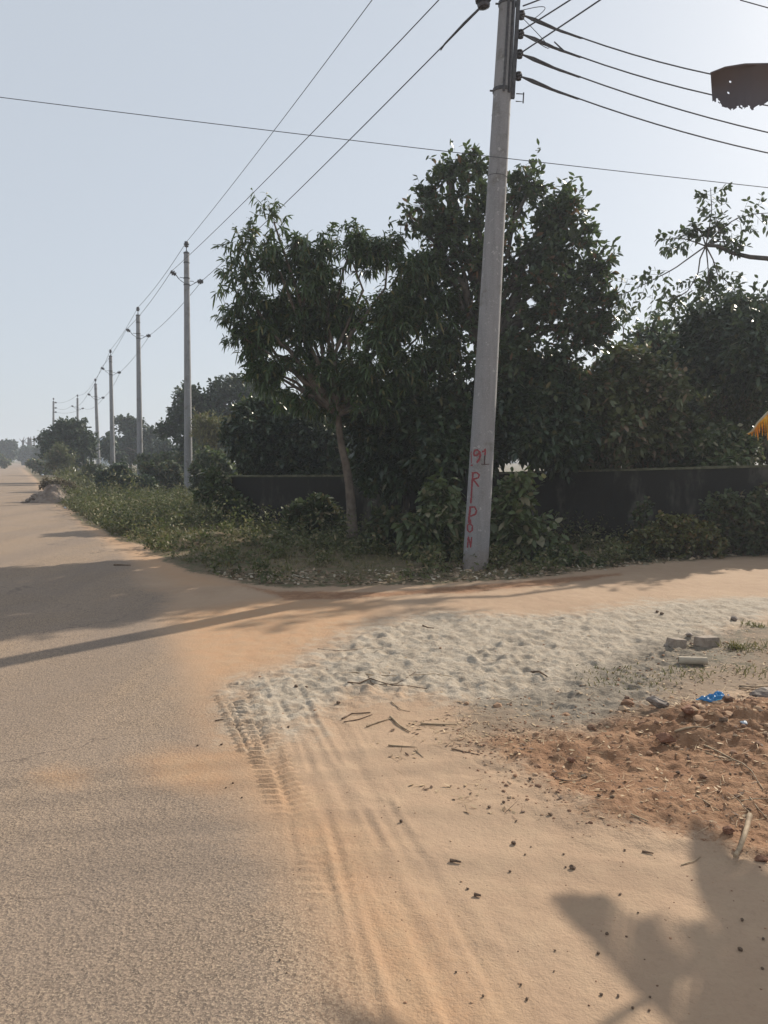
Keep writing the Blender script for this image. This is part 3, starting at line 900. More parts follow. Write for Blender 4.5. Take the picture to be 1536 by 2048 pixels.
poles = [  # px top, py top, depth, py of base
    (373, 505, 30.8, 377, 'nearest pole of the row, its foot in the grass, right of the bushes'),
    (276, 630, 42.0, 281, 'second pole of the row beside the road, foot hidden in the bushes'),
    (221, 712, 52.0, 227, 'third pole of the row along the road, behind the dark bush'),
    (191, 768, 62.0, 199, 'fourth pole of the row, thin, beside the round dark tree'),
    (155, 797, 85.0, 157, 'far pole rising out of the top right of the round dark tree'),
    (107, 803, 92.0, 108, 'farthest pole of the row, without arms, behind the left of the round tree')]
rdir = unit(np.array([-.46, .89, 0])); perp = np.array([.89, .46, 0])
PT = []
for i, (tx, ty, Yd, bx, lab) in enumerate(poles):
    top = at(tx, ty, Yd); b = at(bx, 990, Yd); b[2] = hz(b[0], b[1]) - .1
    r = empty('utility_pole', tuple(b), lab, 'utility pole', 'concrete poles in a row along the road')
    a_ = unit(top - b); H = np.linalg.norm(top - b)
    mb = MB()
    mb.tube([b + a_ * H * k / 8 for k in range(9)], [.175 - .075 * k / 8 for k in range(9)], 16)
    mb.build('shaft', M['concrete'], r, smooth=True)
    for dz in ((.05, .42) if i < 5 else (.05,)):
        mb = MB(); mb.lathe(top - a_ * dz, a_, [(0, .10), (.005, .118), (.05, .118), (.055, .10)], 14)
        mb.build('clamp_band', M['iron'], r)
    ins = []
    mb = MB(); mb.tube([top, top + a_ * .26], [.018] * 2, 6)
    mb.tube([top - perp * .1 - a_ * .3, top - perp * .09, top + a_ * .08, top + perp * .09, top + perp * .1 - a_ * .3], [.012] * 5, 5)
    mb.build('pin', M['iron'], r)
    mb = MB(); insul(mb, top + a_ * .2, a_, 1.7); mb.build('insulator', M['porcelain'], r)
    ins.append(top + a_ * .4)
    if i < 5:
        for s in (-1, 1):
            ce = top - a_ * (1.0 if s < 0 else 1.1)
            mb = MB()
            mb.tube([ce, ce + perp * s * .26 + a_ * .02, ce + perp * s * .3 - a_ * .06, ce - a_ * .25], [.013] * 4, 5)
            e = ce + perp * s * .42 + a_ * (.02 if s > 0 else .1)
            mb.tube([ce + perp * s * .3 - a_ * .05, e], [.018] * 2, 5)
            mb.build('arm', M['iron'], r)
            mb = MB(); insul(mb, e, perp * s + a_ * (.15 if s > 0 else .5), 1.7); mb.build('insulator', M['porcelain'], r)
            ins.append(e + perp * s * .18 + a_ * (.05 if s > 0 else .1))
        for dz in (1.0, 1.25):
            mb = MB(); mb.lathe(top - a_ * (dz + .02), a_, [(0, .11), (.005, .125), (.05, .125), (.055, .11)], 14)
            mb.build('clamp_band', M['iron'], r)
    else:
        for dz in (.12, .75, 1.25):
            mb = MB(); insul(mb, top - a_ * dz + perp * .12, perp, 1.8); mb.build('insulator', M['porcelain'], r)
        ins = [top - a_ * dz + perp * .3 for dz in (.12, .75, 1.25)]
    PT.append(ins)

def wire(name, a, b, sag, r, label, group=None, n=24, cat='power line', mat='cable'):
    a, b = np.asarray(a, float), np.asarray(b, float)
    pts = [a + (b - a) * i / n - np.array([0, 0, sag * 4 * (i / n) * (1 - i / n)]) for i in range(n + 1)]
    mb = MB(); mb.tube(pts, [r] * (n + 1), 5)
    o = mb.build(name, M[mat], None, smooth=True, origin=a)
    return tag(o, label, cat, group)

gW = 'overhead wires between the poles in the row'
ends0 = [wire_top, at(932, -58, near_base_d - .1), cI + np.array([-.02, 0, -.02])]
labs = ['top wire from the near pole to the first pole of the row', 'middle wire from the near pole to the left arm of the first pole', 'lowest wire from the disc insulator to the right arm of the first pole']
for k in range(3):
    wire('power_line', PT[0][k], ends0[k], (.12, .12, .10)[k], .0085 if k < 2 else .0095, labs[k], gW)
# preformed grip on the third
d_ = unit(PT[0][2] - ends0[2])
q_ = ends0[2] + d_ * 0
mb = MB(); mb.tube([q_, q_ + d_ * .5, q_ + d_ * 1.1 - np.array([0, 0, .02]), q_ + d_ * 1.18 - np.array([.02, 0, .07])], [.016, .02, .014, .01], 6)
mb.build('wire_grip', M['iron'], pr)
sname = ['top', 'left', 'right']
spn = ['first and second', 'second and third', 'third and fourth', 'fourth and fifth', 'fifth and sixth']
for i in range(5):
    for k in range(3):
        wire('power_line', PT[i][k], PT[i + 1][k], (.15, .15, .2, .45, .3)[i], (.010, .010, .011, .011, .011)[i], '%s wire strung between the %s poles of the row' % (sname[k], spn[i]), gW, 14)

# four wires to the right
gR = 'four wires running right from the near pole'
seen = [((1420, 148), 'topmost'), ((1416, 188), 'second'), ((1536, 265), 'third'), ((1536, 306), 'lowest')]
for k, ((ex, ey), nm) in enumerate(seen):
    a = rack_pts[k]; Yd = near_base_d + .15
    e1 = at(ex, ey, Yd)
    # parabola through a, e1 ending 20 m further right
    d = unit((e1 - a) * np.array([1, 1, 0])); s1 = np.linalg.norm((e1 - a)[:2]); H1 = e1[2] - a[2]
    m0 = -0.36; c2 = (H1 - m0 * s1) / s1 ** 2
    ss = np.linspace(0, 22, 60)
    pts = [a + d * s + np.array([0, 0, (m0 * s + c2 * s * s)]) for s in ss]
    if c2 < 0: pts = [a + d * s + np.array([0, 0, H1 / s1 * s]) for s in ss]
    mb = MB(); mb.tube(pts, [.0095] * 60, 5)
    o = mb.build('power_line', M['cable'], None, smooth=True, origin=a)
    tag(o, '%s of the four wires running right from the near pole' % nm, 'power line', gR)
    mb = MB()                    # dead-end grip
    def pos(s): return a + d * s + np.array([0, 0, m0 * s + max(c2, 0) * s * s])
    mb.tube([pos(0), pos(.15) + np.array([0, 0, .02]), pos(.35), pos(.5) + np.array([0, 0, -.015]), pos(.8)], [.012, .012, .017, .013, .011], 6)
    mb.tube([pos(.0), pos(.15) - np.array([0, 0, .02]), pos(.4) - np.array([0, 0, .02]), pos(.78)- np.array([0, 0, .01])], [.010] * 4, 5)
    if k == 1: mb.tube([pos(.55), pos(.42) + np.array([0, 0, .07])], [.012, .008], 5)
    mb.build('wire_grip', M['iron'], pr)
# wires climbing towards the viewer's right
for k, (p0, ex, ey, nm) in enumerate([((1042, 62), 1130, 0, 'short upper wire slanting up right past the pole rack'), ((1043, 105), 1190, 0, 'wire slanting up right from the third insulator of the rack'), ((1046, 12), 1082, -8, 'wire leaving the frame beside the pole top')]):
    a = at(p0[0], p0[1], near_base_d); Ye = CAM_H + 0
    r_ = ray(ex, ey); Yd = (a[2] - CAM_H) / (r_[2] / r_[1]); e = at(ex, ey, Yd)
    e2 = a + (e - a) * 9
    wire('power_line', a, e2, .1, .010, nm, 'wires slanting over the viewer')
# jumper loops
for a, b, c, nm in (((1046, 20), (1090, 15), (1062, 42), 'thin jumper loop beside the topmost insulator'), ((1044, 35), (1098, 95), (1056, 72), 'thin jumper loop hanging under the second insulator')):
    P_ = [np.array(at(*a, near_base_d - .08)), np.array(at(*b, near_base_d - .2)), np.array(at(*c, near_base_d - .05))]
    pts = [P_[0] * (1 - t) ** 2 + 2 * P_[1] * t * (1 - t) * 1.0 + P_[2] * t * t for t in np.linspace(0, 1, 12)]
    pts = [p_ + (P_[1] - (P_[0] + P_[2]) / 2) * .5 * math.sin(PI * i / 11) for i, p_ in enumerate(pts)]
    mb = MB(); mb.tube(pts, [.005] * 12, 5); mb.build('jumper_wire', M['cable'], pr)
# wire crossing the whole picture and one at the top right corner
wire('power_line', at(-500, 130, 8.6), at(2100, 435, 8.6), .05, .0042, 'thin wire crossing the whole view in front of the near pole', None, 40)
wire('power_line', at(1480, 0, 9), at(2300, 215, 9), .02, .006, 'wire cutting the top right corner of the sky')

# ------------------------------------------------------------------ trees: front mango
Ym = gp(705, 1085)[1]
def T(px, py, Y): return at(px, py, Y)
tb_ = gpt(706, 1088); tb_[2] -= .05
tree('mango_tree', 'slender mango tree with bare curved trunk and drooping leaves in front of the wall', 'tree',
     [tb_, T(703, 1020, Ym), T(697, 950, Ym), T(680, 880, Ym), T(676, 830, Ym)], .105,
     [B(548, 445, 34, Ym), B(525, 520, 62, Ym - .2), B(500, 600, 62, Ym), B(590, 505, 42, Ym), B(560, 650, 72, Ym + .3), B(545, 735, 48, Ym), B(500, 660, 45, Ym),
      B(640, 600, 60, Ym), B(700, 510, 60, Ym), B(775, 520, 55, Ym), B(715, 470, 26, Ym), B(830, 560, 60, Ym - .3), B(690, 640, 70, Ym + .4), B(770, 640, 75, Ym - .5),
      B(850, 660, 65, Ym), B(640, 735, 60, Ym), B(720, 750, 80, Ym - .3), B(810, 750, 70, Ym - .2), B(655, 810, 50, Ym + .2), B(745, 820, 50, Ym - .4), B(850, 740, 45, Ym), B(600, 560, 48, Ym + .2), B(640, 520, 36, Ym), B(500, 700, 40, Ym), B(470, 620, 30, Ym), B(480, 560, 28, Ym), B(590, 690, 60, Ym), B(880, 600, 45, Ym), B(620, 650, 50, Ym), B(880, 700, 40, Ym), B(530, 745, 36, Ym), B(575, 775, 40, Ym), B(620, 800, 40, Ym), B(510, 690, 40, Ym - .2), B(800, 620, 50, Ym)],
     3000, 13, .17, .16, .019, .65, 'mango', 'bark', gap=.06, branches=44, sub=6, subr=(.28, .6), shoots=.05, upb=.35, shape=SH_DROOP, hollow=.1)
# ------------------------------------------------------------------ tall broad-leaved tree behind
Yt = 14.6
tree('broadleaf_tree', 'tallest tree, broad-leaved, rising behind the leaning pole', 'tree',
     [(T(960, 990, Yt)[0], Yt, -.1), T(960, 850, Yt), T(965, 700, Yt)], .16,
     [B(905, 350, 48, Yt), B(850, 410, 48, Yt), B(955, 400, 62, Yt), B(1030, 400, 50, Yt), B(1060, 375, 26, Yt), B(1100, 460, 58, Yt), B(890, 480, 72, Yt), B(980, 500, 85, Yt), B(1080, 530, 78, Yt),
      B(1150, 560, 58, Yt), B(1190, 590, 38, Yt), B(870, 570, 80, Yt), B(960, 620, 95, Yt + .5), B(1060, 640, 95, Yt), B(1150, 660, 70, Yt), B(1195, 665, 36, Yt), B(920, 730, 95, Yt), B(1020, 750, 100, Yt), B(1110, 760, 80, Yt), B(1120, 400, 22, Yt), B(822, 440, 22, Yt), B(1110, 420, 36, Yt), B(1150, 480, 46, Yt), B(1190, 540, 36, Yt), B(1205, 620, 34, Yt), B(880, 330, 26, Yt), B(960, 330, 30, Yt)],
     3000, 9, .20, .145, .033, .15, 'broad', 'darkbark', gap=.12, branches=34, sub=6, shoots=.10, shape=SH_OVAL, upb=.3)

# dark mass behind the wall
gD = 'dark trees packed behind the wall'
def backtree(px, py, r, Y, leaf, lab, n=1100, name='leafy_tree', L=.17, W=.038, extra=(), nl=9, tl=.22, group=gD, **kw):
    bl = [B(px, py, r * .62, Y), B(px - r * .45, py + r * .25, r * .55, Y - .3), B(px + r * .5, py + r * .2, r * .55, Y), B(px, py + r * .75, r * .65, Y - .4), B(px - r * .5, py + r * .9, r * .5, Y), B(px + r * .5, py + r * .85, r * .5, Y)] + list(extra)
    p0 = at(px, 930, Y)
    n = int(n * 1.35)
    return tree(name, lab, 'tree', [(p0[0], Y, -.35), at(px + 4, py + r, Y)], .09, bl, n, nl, tl, L, W, .3, leaf, 'darkbark', group, branches=10, sub=8, shape=SH_OVAL, **kw)
backtree(545, 840, 95, 19.6, 'dark', 'dark dense tree over the left end of the wall', 1700)
backtree(650, 850, 100, 19.8, 'dark', 'dark tree behind the trunk of the mango tree', 1500)
backtree(810, 830, 115, 15.4, 'dark', 'dark tree behind the wall left of the leaning pole', 1900)
backtree(900, 825, 95, 14.5, 'dark', 'dark low tree directly left of the leaning pole', 1400)
backtree(1060, 785, 118, 14.6, 'dark', 'dark tree directly right of the leaning pole', 1900)
backtree(1150, 800, 90, 16.6, 'broad', 'broad-leaved tree filling the gap right of the tall tree', 1200, W=.045)
backtree(1250, 770, 112, 15.0, 'shrub', 'olive-brown leafy tree overhanging the wall in the middle right', 2300, W=.042, L=.16)
backtree(1180, 845, 75, 15.7, 'shrub', 'low leafy shrub tree just above the wall coping', 1200, W=.04)
backtree(1340, 860, 80, 15.6, 'shrub', 'shrubby tree above the wall under the far dark gap', 1100, W=.04)
backtree(1320, 690, 80, 19.0, 'broad', 'tree with pale edge behind the olive-brown tree', 900, W=.04, gap=.2, shoots=.2, tl=.3)
backtree(1450, 660, 95, 16.5, 'dark', 'dark dense tree under the big hanging compound leaves', 1300, gap=.2, shoots=.15, tl=.3)
backtree(1540, 680, 90, 15.5, 'dark', 'dark tree cut by the right edge of the view', 1100, gap=.2, shoots=.15, tl=.3)
backtree(1390, 790, 110, 20.5, 'dark', 'deep dark tree in the hollow at the right', 1500)
backtree(1500, 820, 100, 17.0, 'shrub', 'fine-leaved grey-green tree at the right behind the dry leaf', 2400, L=.11, W=.018)
backtree(1440, 890, 60, 14.9, 'bush', 'light green shrub peeping over the wall at the right', 900, W=.035, L=.14)
# sapling top against the sky
st = at(1240, 640, 16.4)
tree('sapling', 'thin sapling with a few leaves standing against the sky', 'tree', [(st[0], st[1], -.2), (st[0] + .02, st[1], 2.4), at(1247, 660, 16.4)], .02, [B(1245, 626, 12, 16.4), B(1258, 632, 10, 16.4)], 14, 4, .1, .16, .03, .1, 'bush', 'bark', branches=2, sub=2, shape=SH_OVAL)

# ------------------------------------------------------------------ tree with big compound leaves, its trunk just outside the frame
Yc = 15.5
hub = at(1410, 490, Yc)
croot = empty('compound_leaf_tree', (11, 17.0, 0), 'dark arching branch with big feathery compound leaves against the sky at right', 'tree')
mb = MB()
mb.tube([(11, 17.0, -.4), (10.8, 17.0, 2), (10.4, 16.9, 4.0), at(1640, 570, 16.4)], [.17, .14, .12, .09], 10)
mb.build('trunk', M['darkbark'], croot, smooth=True)
mb = MB()
mb.tube([at(1640, 570, 16.4), at(1590, 540, 16.0), at(1536, 517, Yc), at(1500, 514, Yc), at(1465, 506, Yc), at(1435, 492, Yc), hub], [.075, .057, .048, .045, .04, .035, .04], 8)
mb.build('branch', M['darkbark'], croot, smooth=True)
def Zc(x, y, Y=Yc): return at(1236 + x / 3.413, 350 + y / 3.413, Y)
fronds = [([(600, 485), (625, 350), (640, 240), (632, 90)], Yc, .45), ([(600, 485), (690, 380), (800, 300), (930, 265), (1060, 258)], Yc - .2, .25),
          ([(600, 485), (520, 455), (430, 430), (310, 445)], Yc + .3, .3), ([(600, 485), (480, 570), (385, 640), (230, 720), (10, 830)], Yc - .3, .45),
          ([(600, 485), (560, 570), (545, 680), (470, 800), (300, 880)], Yc - .2, .40), ([(600, 485), (612, 600), (620, 720), (625, 840)], Yc, .4),
          ([(600, 485), (650, 580), (680, 680), (760, 740), (800, 790)], Yc + .1, .3), ([(600, 485), (680, 455), (760, 455), (830, 475)], Yc, .6),
          ([(600, 485), (580, 420), (560, 380), (500, 350)], Yc + .2, .3), ([(600, 485), (700, 440), (680, 350), (640, 340)], Yc + .1, .3)]
for fi, (pts2, Yd, st_) in enumerate(fronds):
    P_ = np.array([Zc(x, y, Yc + (Yd - Yc) * i / (len(pts2) - 1)) for i, (x, y) in enumerate(pts2)])
    # resample
    seg = np.linalg.norm(np.diff(P_, axis=0), axis=1); s_ = np.concatenate([[0], np.cumsum(seg)]); L_ = s_[-1]
    def pos(t): return np.array([np.interp(t * L_, s_, P_[:, k]) for k in range(3)])
    mb = MB(); mb.tube([pos(t) for t in np.linspace(0, 1, 12)], np.linspace(.016, .006, 12), 5, mi=1)
    LP, LD = [], []
    for t in np.arange(st_, 1.0, .085):
        p_ = pos(t); dr = unit(pos(min(t + .05, 1)) - pos(max(t - .05, 0)))
        for s in (-1, 1):
            side = unit(np.cross(dr, np.array([0, -1.0, 0.0]))) * s
            pl = L_ * .24 * (1.15 - .6 * abs(t - .7)) * random.uniform(.7, 1.2)
            pdir = unit(side * .75 + dr * .55 + RNG.normal(0, .25, 3) + np.array([0, 0, -.25]))
            e = p_ + pdir * pl - np.array([0, 0, .1 * pl])
            mb.tube([p_, (p_ + e) / 2 + np.array([0, 0, .03 * pl]), e], [.004, .003, .002], 3, mi=1, cap=False)
            nn = max(3, int(pl / .085))
            for j in range(nn):
                u = (j + 1) / nn
                q = p_ + (e - p_) * u
                for s2 in (-1, 1):
                    LP.append(q); LD.append(unit(np.cross(pdir, np.array([0, -1.0, 0])) * s2 * .9 + pdir * .5 + RNG.normal(0, .3, 3) + np.array([0, 0, -.35])))
            LP.append(e); LD.append(pdir)
    LP, LD = np.array(LP), np.array(LD)
    keep = RNG.random(len(LP)) > .12
    LP, LD = LP[keep], LD[keep]
    add_leaves(mb, LP, LD, .125 * RNG.uniform(.7, 1.2, len(LP)), .032, .15, SH_OVAL)
    mb.build('compound_leaf', [M['compound'], M['darkbark']], croot)

# ------------------------------------------------------------------ middle and far background
gF = 'trees along the road in the distance'
def fartree(name, lab, blobs, Y, base_px, n, L, W, leaf='far', tr=.14, nl=7, tl=.35, basey=None, **kw):
    b = at(base_px, 950, Y); b[2] = hz(b[0], b[1]) - .1
    top = at(base_px, blobs[0][1] + blobs[0][2] * .6, Y)
    return tree(name, lab, 'tree', [tuple(b), tuple(top)], tr, [B(x, y, r, Y + dy) for x, y, r, dy in blobs], n, nl, tl, L, W, .2, leaf, 'darkbark', gF, branches=10, sub=6, shape=SH_QUAD, **kw)
fartree('round_tree', 'round dark green tree on a short thick trunk beside the far road', [(135, 880, 38, 0), (110, 890, 30, 0), (165, 885, 32, 0), (130, 860, 26, 0), (160, 862, 22, 0), (105, 905, 22, 0), (170, 915, 24, 0), (140, 915, 30, 0), (180, 880, 14, 0), (90, 880, 12, 0)], 50, 135, 1600, .20, .07, tr=.2)
fartree('small_tree', 'small olive feathery tree in front of the round dark tree', [(119, 915, 18, 0), (105, 922, 14, 0), (132, 922, 15, 0), (120, 900, 12, 0), (110, 932, 13, 0), (132, 935, 12, 0)], 46, 119, 520, .20, .03, 'shrub', tr=.05)
fartree('spreading_tree', 'large spreading tree behind the nearest pole of the row', [(430, 790, 40, 0), (385, 800, 38, 0), (470, 785, 36, 1), (505, 790, 34, 1), (360, 840, 36, 0), (410, 840, 45, 0), (470, 840, 50, 0), (345, 870, 26, 0), (400, 885, 45, 0), (520, 830, 50, 0), (370, 910, 34, 0), (450, 900, 45, 0)], 42, 420, 3200, .22, .075, tr=.22)
fartree('feathery_tree', 'small yellow-green feathery tree in front of the large spreading tree', [(425, 850, 26, 0), (450, 870, 24, 0), (410, 868, 20, 0), (440, 892, 22, 0), (400, 845, 12, 0)], 30, 455, 380, .22, .02, 'feather', tr=.05, spread=.7, nl=8)
fartree('twisted_tree', 'odd-shaped tree with bulging tufts between the second and third poles', [(250, 850, 15, 0), (238, 845, 10, 0), (268, 855, 18, 0), (300, 865, 14, 0), (262, 880, 28, 0), (235, 890, 20, 0), (290, 895, 28, 0), (312, 875, 10, 0), (220, 870, 8, 0), (250, 905, 28, 0)], 72, 262, 1500, .30, .11)
fartree('hedge_tree', 'low hedge of trees left of the twisted tree', [(215, 895, 16, 0), (205, 905, 18, 0), (230, 912, 18, 0), (300, 915, 24, 0), (330, 905, 26, 0), (350, 918, 24, 0)], 66, 230, 1300, .28, .11)
fartree('distant_tree', 'pale hazy rounded tree at the left edge of the view', [(12, 892, 11, 0), (4, 900, 12, 0), (22, 905, 9, 0), (10, 915, 12, 0), (26, 890, 4, 0)], 150, 12, 700, .50, .20, tr=.3, tl=.6)
fartree('distant_tree', 'hazy bluish tree right of the far end of the road', [(48, 905, 9, 0), (60, 905, 9, 0), (42, 915, 9, 0), (56, 918, 10, 0), (70, 912, 9, 0)], 160, 52, 700, .50, .20, tr=.3, tl=.6)
fartree('distant_tree', 'hazy tree between the far end of the road and the round dark tree', [(80, 905, 9, 0), (75, 915, 9, 0), (84, 922, 9, 0), (70, 922, 8, 0)], 130, 78, 500, .45, .18, tr=.3, tl=.6)
for px, top, lab in ((46, 880, 'bare thin tree trunk left of the hazy row'), (57, 875, 'bare thin tree trunk in the middle of the hazy row'), (61, 877, 'bare thin tree trunk at the right of the hazy row')):
    b = at(px, 930, 165); b[2] = 0; t_ = at(px, top, 165)
    mb = MB(); mb.tube([b, t_], [.35, .2], 6)
    for k in range(7):
        q = b + (t_ - b) * random.uniform(.55, 1); mb.tube([q, q + np.array([random.uniform(-1.0, 1.0), 0, random.uniform(.3, .9)])], [.10, .04], 4)
    tag(mb.build('bare_tree', M['darkbark'], None, origin=b), lab, 'tree')
bt = at(68, 872, 190); bb = bt.copy(); bb[2] = 0
mb = MB(); mb.tube([bb, bt], [.28, .2], 8); mb.tube([bt + np.array([-.6, 0, -.8]), bt + np.array([.6, 0, -.8])], [.08, .08], 5)
tag(mb.build('utility_pole', M['concrete'], None, origin=bb), 'tiny far pole standing in the haze left of the round dark tree', 'utility pole')
# horizon belt of far trees
mb = MB()
bl = []
for i in range(70):
    px = -300 + i * 30; Yd = random.uniform(230, 330); bl.append(B(px, 910 - random.uniform(0, 5), random.uniform(8, 13), Yd))
crown(bl, 5200, 5, 1.2, 1.3, .5, .2, M['far'], 'far_woods', None, shape=SH_QUAD, sub=5, mb=mb)
tag(mb.build('far_woods', [M['far']], None), 'hazy belt of distant trees along the horizon', 'woods', kind='stuff')
# pale dome roof
dr = at(208, 890, 100)
dm = empty('domed_shed', (dr[0], 100, 0), 'pale blue-grey rounded roof just right of the fourth pole', 'shed')
mb = MB(); z0 = at(208, 884, 100)[2]
ring = []
R0 = 16 * mpx(100)
mb.lathe((dr[0], 100, z0), (0, 0, 1), [(0, R0), (.25, R0 * .93), (.45, R0 * .75), (.6, R0 * .45), (.66, .05)], 24)
M['tin'] = simple('pale tin', (0.36, 0.42, 0.48), (0.50, 0.55, 0.60), 2, 0.5)
mb.build('roof', M['tin'], dm, smooth=True)
mb = MB(); mb.lathe((dr[0], 100, 0), (0, 0, 1), [(0, R0 * .93), (z0, R0 * .93)], 24)
mb.build('wall', M['tin'], dm, smooth=True)

# ------------------------------------------------------------------ bushes
gB = 'bushes growing along the foot of the wall'
gV = 'bushes on the roadside verge'
def bush(name, lab, pts, Y, n, L, W, leaf, group=gB, nl=7, tl=.14, shape=SH_OVAL, droop=.25, stems=6, **kw):
    """pts = [(px, py, r)]"""
    bl = [B(x, y, r, Y + (dy[0] if dy else 0)) for x, y, r, *dy in pts]
    cx = float(np.mean([b[0] for b in bl])); zb = hz(cx, Y)
    root = empty(name, (cx, Y, zb), lab, 'bush', group)
    mb = MB()
    for b in bl:
        for _ in range(max(1, stems // len(bl))):
            mb.tube(bend((b[0] * .6 + cx * .4 + random.uniform(-.15, .15), b[1] + random.uniform(-.1, .1), zb - .03), (b[0], b[1], b[2]), 4, .08), np.linspace(.012, .005, 5), 5, cap=False)
    mb.build('stem', M['bark'], root)
    crown(bl, n, nl, tl, L, W, droop, M[leaf], 'foliage', root, twigmat=M['bark'], shape=shape, sub=6, hollow=.2, **kw)
    return root
bush('leafy_bush', 'big-leaved bush right behind the foot of the leaning pole', [(1025, 1000, 30), (1045, 1045, 42), (1010, 1050, 40), (1075, 1095, 38), (1020, 1105, 38), (1040, 970, 16), (1110, 1120, 28)], 11.7, 560, .15, .042, 'bush', shoots=.12)
bush('leafy_bush', 'dark drooping bush left of the leaning pole', [(880, 1010, 40), (850, 1050, 45), (910, 1060, 42), (870, 1100, 42), (920, 1110, 35), (840, 1100, 30)], 11.9, 620, .16, .038, 'bush', shoots=.08, droop=.6)
bush('leafy_bush', 'upright leafy shrub between the mango trunk and the dark bush', [(775, 1040, 24), (765, 1070, 30), (790, 1085, 28), (760, 1100, 26)], 13.0, 260, .16, .04, 'weed')
bush('creeper_mound', 'low creeper mound right of the big-leaved bush', [(1120, 1115, 24), (1160, 1130, 20), (1190, 1140, 15), (1140, 1140, 18), (1090, 1140, 22)], 11.3, 420, .07, .026, 'bush', tl=.09)
bush('yellow_bush', 'yellow-green low bush at the middle of the right wall', [(1340, 1060, 30), (1310, 1075, 30), (1370, 1070, 32), (1400, 1075, 26), (1280, 1095, 26), (1350, 1098, 30), (1420, 1090, 26), (1250, 1110, 20)], 12.3, 900, .075, .026, 'olive', tl=.1)
bush('leafy_bush', 'tangled bush climbing the wall at the right edge', [(1460, 1010, 22), (1490, 1030, 32), (1530, 1010, 34), (1520, 1060, 40), (1470, 1070, 28), (1500, 1095, 30), (1570, 1050, 44), (1560, 1000, 30)], 12.6, 820, .09, .03, 'weed', tl=.12, shoots=.08)
bush('climbing_weed', 'thin weed climbing the dark wall left of the yellow-green bush', [(1280, 1035, 14), (1285, 1060, 12), (1290, 1015, 8)], 12.9, 60, .09, .028, 'weed')
bush('climbing_weed', 'pale-tipped weed against the wall right of the yellow-green bush', [(1425, 1030, 14), (1420, 1055, 14), (1428, 1010, 8)], 12.7, 80, .08, .026, 'weed')
bush('creeper_mound', 'creeper mound at the left foot of the yellow-green bush', [(1240, 1120, 18), (1210, 1132, 14), (1275, 1118, 16)], 11.9, 240, .07, .026, 'weed', tl=.08)
bush('leafy_bush', 'shrub in shade left of the mango trunk', [(640, 1020, 40), (610, 1040, 32), (660, 1050, 34), (590, 1060, 24)], 15.3, 420, .17, .038, 'weed')
bush('leafy_bush', 'leafy bush at the corner of the wall', [(440, 985, 26), (425, 960, 20), (455, 1005, 22), (480, 1015, 24), (410, 990, 20)], 18.2, 520, .15, .035, 'bush', gV)
bush('roadside_bush', 'dark green bush at the foot of the second and third poles', [(245, 965, 22), (220, 975, 18), (270, 970, 22), (215, 955, 16), (240, 945, 16), (295, 975, 18), (205, 975, 12)], 31, 1000, .17, .05, 'far', gV, tl=.2)
bush('roadside_bush', 'green bush between the second pole and the nearest pole of the row', [(320, 960, 22), (345, 965, 22), (310, 980, 16), (335, 945, 22), (300, 945, 14)], 34, 900, .17, .05, 'weed', gV, tl=.2)
bush('roadside_bush', 'light green bush right of the nearest pole of the row', [(405, 940, 24), (430, 925, 24), (450, 950, 24), (395, 960, 16), (425, 970, 20)], 27, 900, .16, .045, 'bush', gV, tl=.2)
bush('roadside_bush', 'bushy patch behind the rubble heap', [(165, 960, 14), (185, 965, 14), (150, 970, 12), (178, 945, 12), (195, 945, 12)], 38, 560, .17, .05, 'shrub', gV, tl=.2)
bush('dry_scrub', 'dry brown scrub growing over the back of the rubble heap', [(115, 972, 12), (134, 984, 13), (92, 970, 7), (148, 992, 10)], 28.2, 480, .14, .02, 'scrub', gV, tl=.2)
bush('roadside_bush', 'far bushes along the right edge of the road before the bend', [(95, 945, 9), (85, 938, 8), (75, 930, 7), (104, 955, 8), (64, 928, 6)], 70, 520, .25, .09, 'shrub', gV, tl=.3)
bush('roadside_bush', 'bush at the left edge of the far road', [(4, 925, 9), (-6, 922, 11), (12, 928, 6)], 110, 300, .35, .13, 'shrub', gV, tl=.4)
bush('roadside_bush', 'green thicket below the spreading tree', [(365, 925, 22), (390, 915, 22), (340, 928, 20), (315, 930, 18), (290, 930, 16)], 40, 900, .2, .06, 'bush', gV, tl=.25)

# ------------------------------------------------------------------ grass and weeds (stuff)
def scatter_in(poly, n, bias=None):
    P_ = np.array(poly); lo, hi = P_.min(0), P_.max(0); out = []
    while sum(len(o) for o in out) < n:
        x = RNG.uniform(lo[0], hi[0], n * 2); y = RNG.uniform(lo[1], hi[1], n * 2)
        m = sdf(poly, x, y) > 0
        out.append(np.stack([x[m], y[m]], 1))
    return np.concatenate(out)[:n]
def grass_obj(name, lab, P2, hgt, wdt, mat, tuft=5, lean=.5, cat='grass'):
    n = len(P2)
    Pz = hzs(P2[:, 0], P2[:, 1])
    P3 = np.repeat(np.column_stack([P2, Pz - .01]), tuft, 0)
    P3[:, :2] += RNG.normal(0, .025, (len(P3), 2))
    D = unit(np.array([0, 0, 1.0]) + RNG.normal(0, lean, (len(P3), 3)) * np.array([1, 1, .2]))
    hh = np.repeat(np.broadcast_to(hgt, (n,)), tuft)
    mb = MB(); add_leaves(mb, P3, D, hh * RNG.uniform(.5, 1.3, len(P3)), np.broadcast_to(wdt, (n,)).repeat(tuft), .45, SH_BLADE)
    return tag(mb.build(name, [mat], None), lab, cat, kind='stuff')
VG = G((118, 1004), (160, 1030), (225, 1066), (300, 1100), (380, 1132), (450, 1156), (560, 1172), (700, 1170), (930, 1160), (1060, 1152), (1200, 1135), (1400, 1112), (1700, 1088)) + [(wa[5][0], wa[5][1] - .1), (wa[0][0], wa[0][1] - .1), (-8, 33), (-12.5, 33)]
P2 = scatter_in(VG, 15000)
dn = fbm(P2[:, 0] * .9, P2[:, 1] * .9, 61, 3)
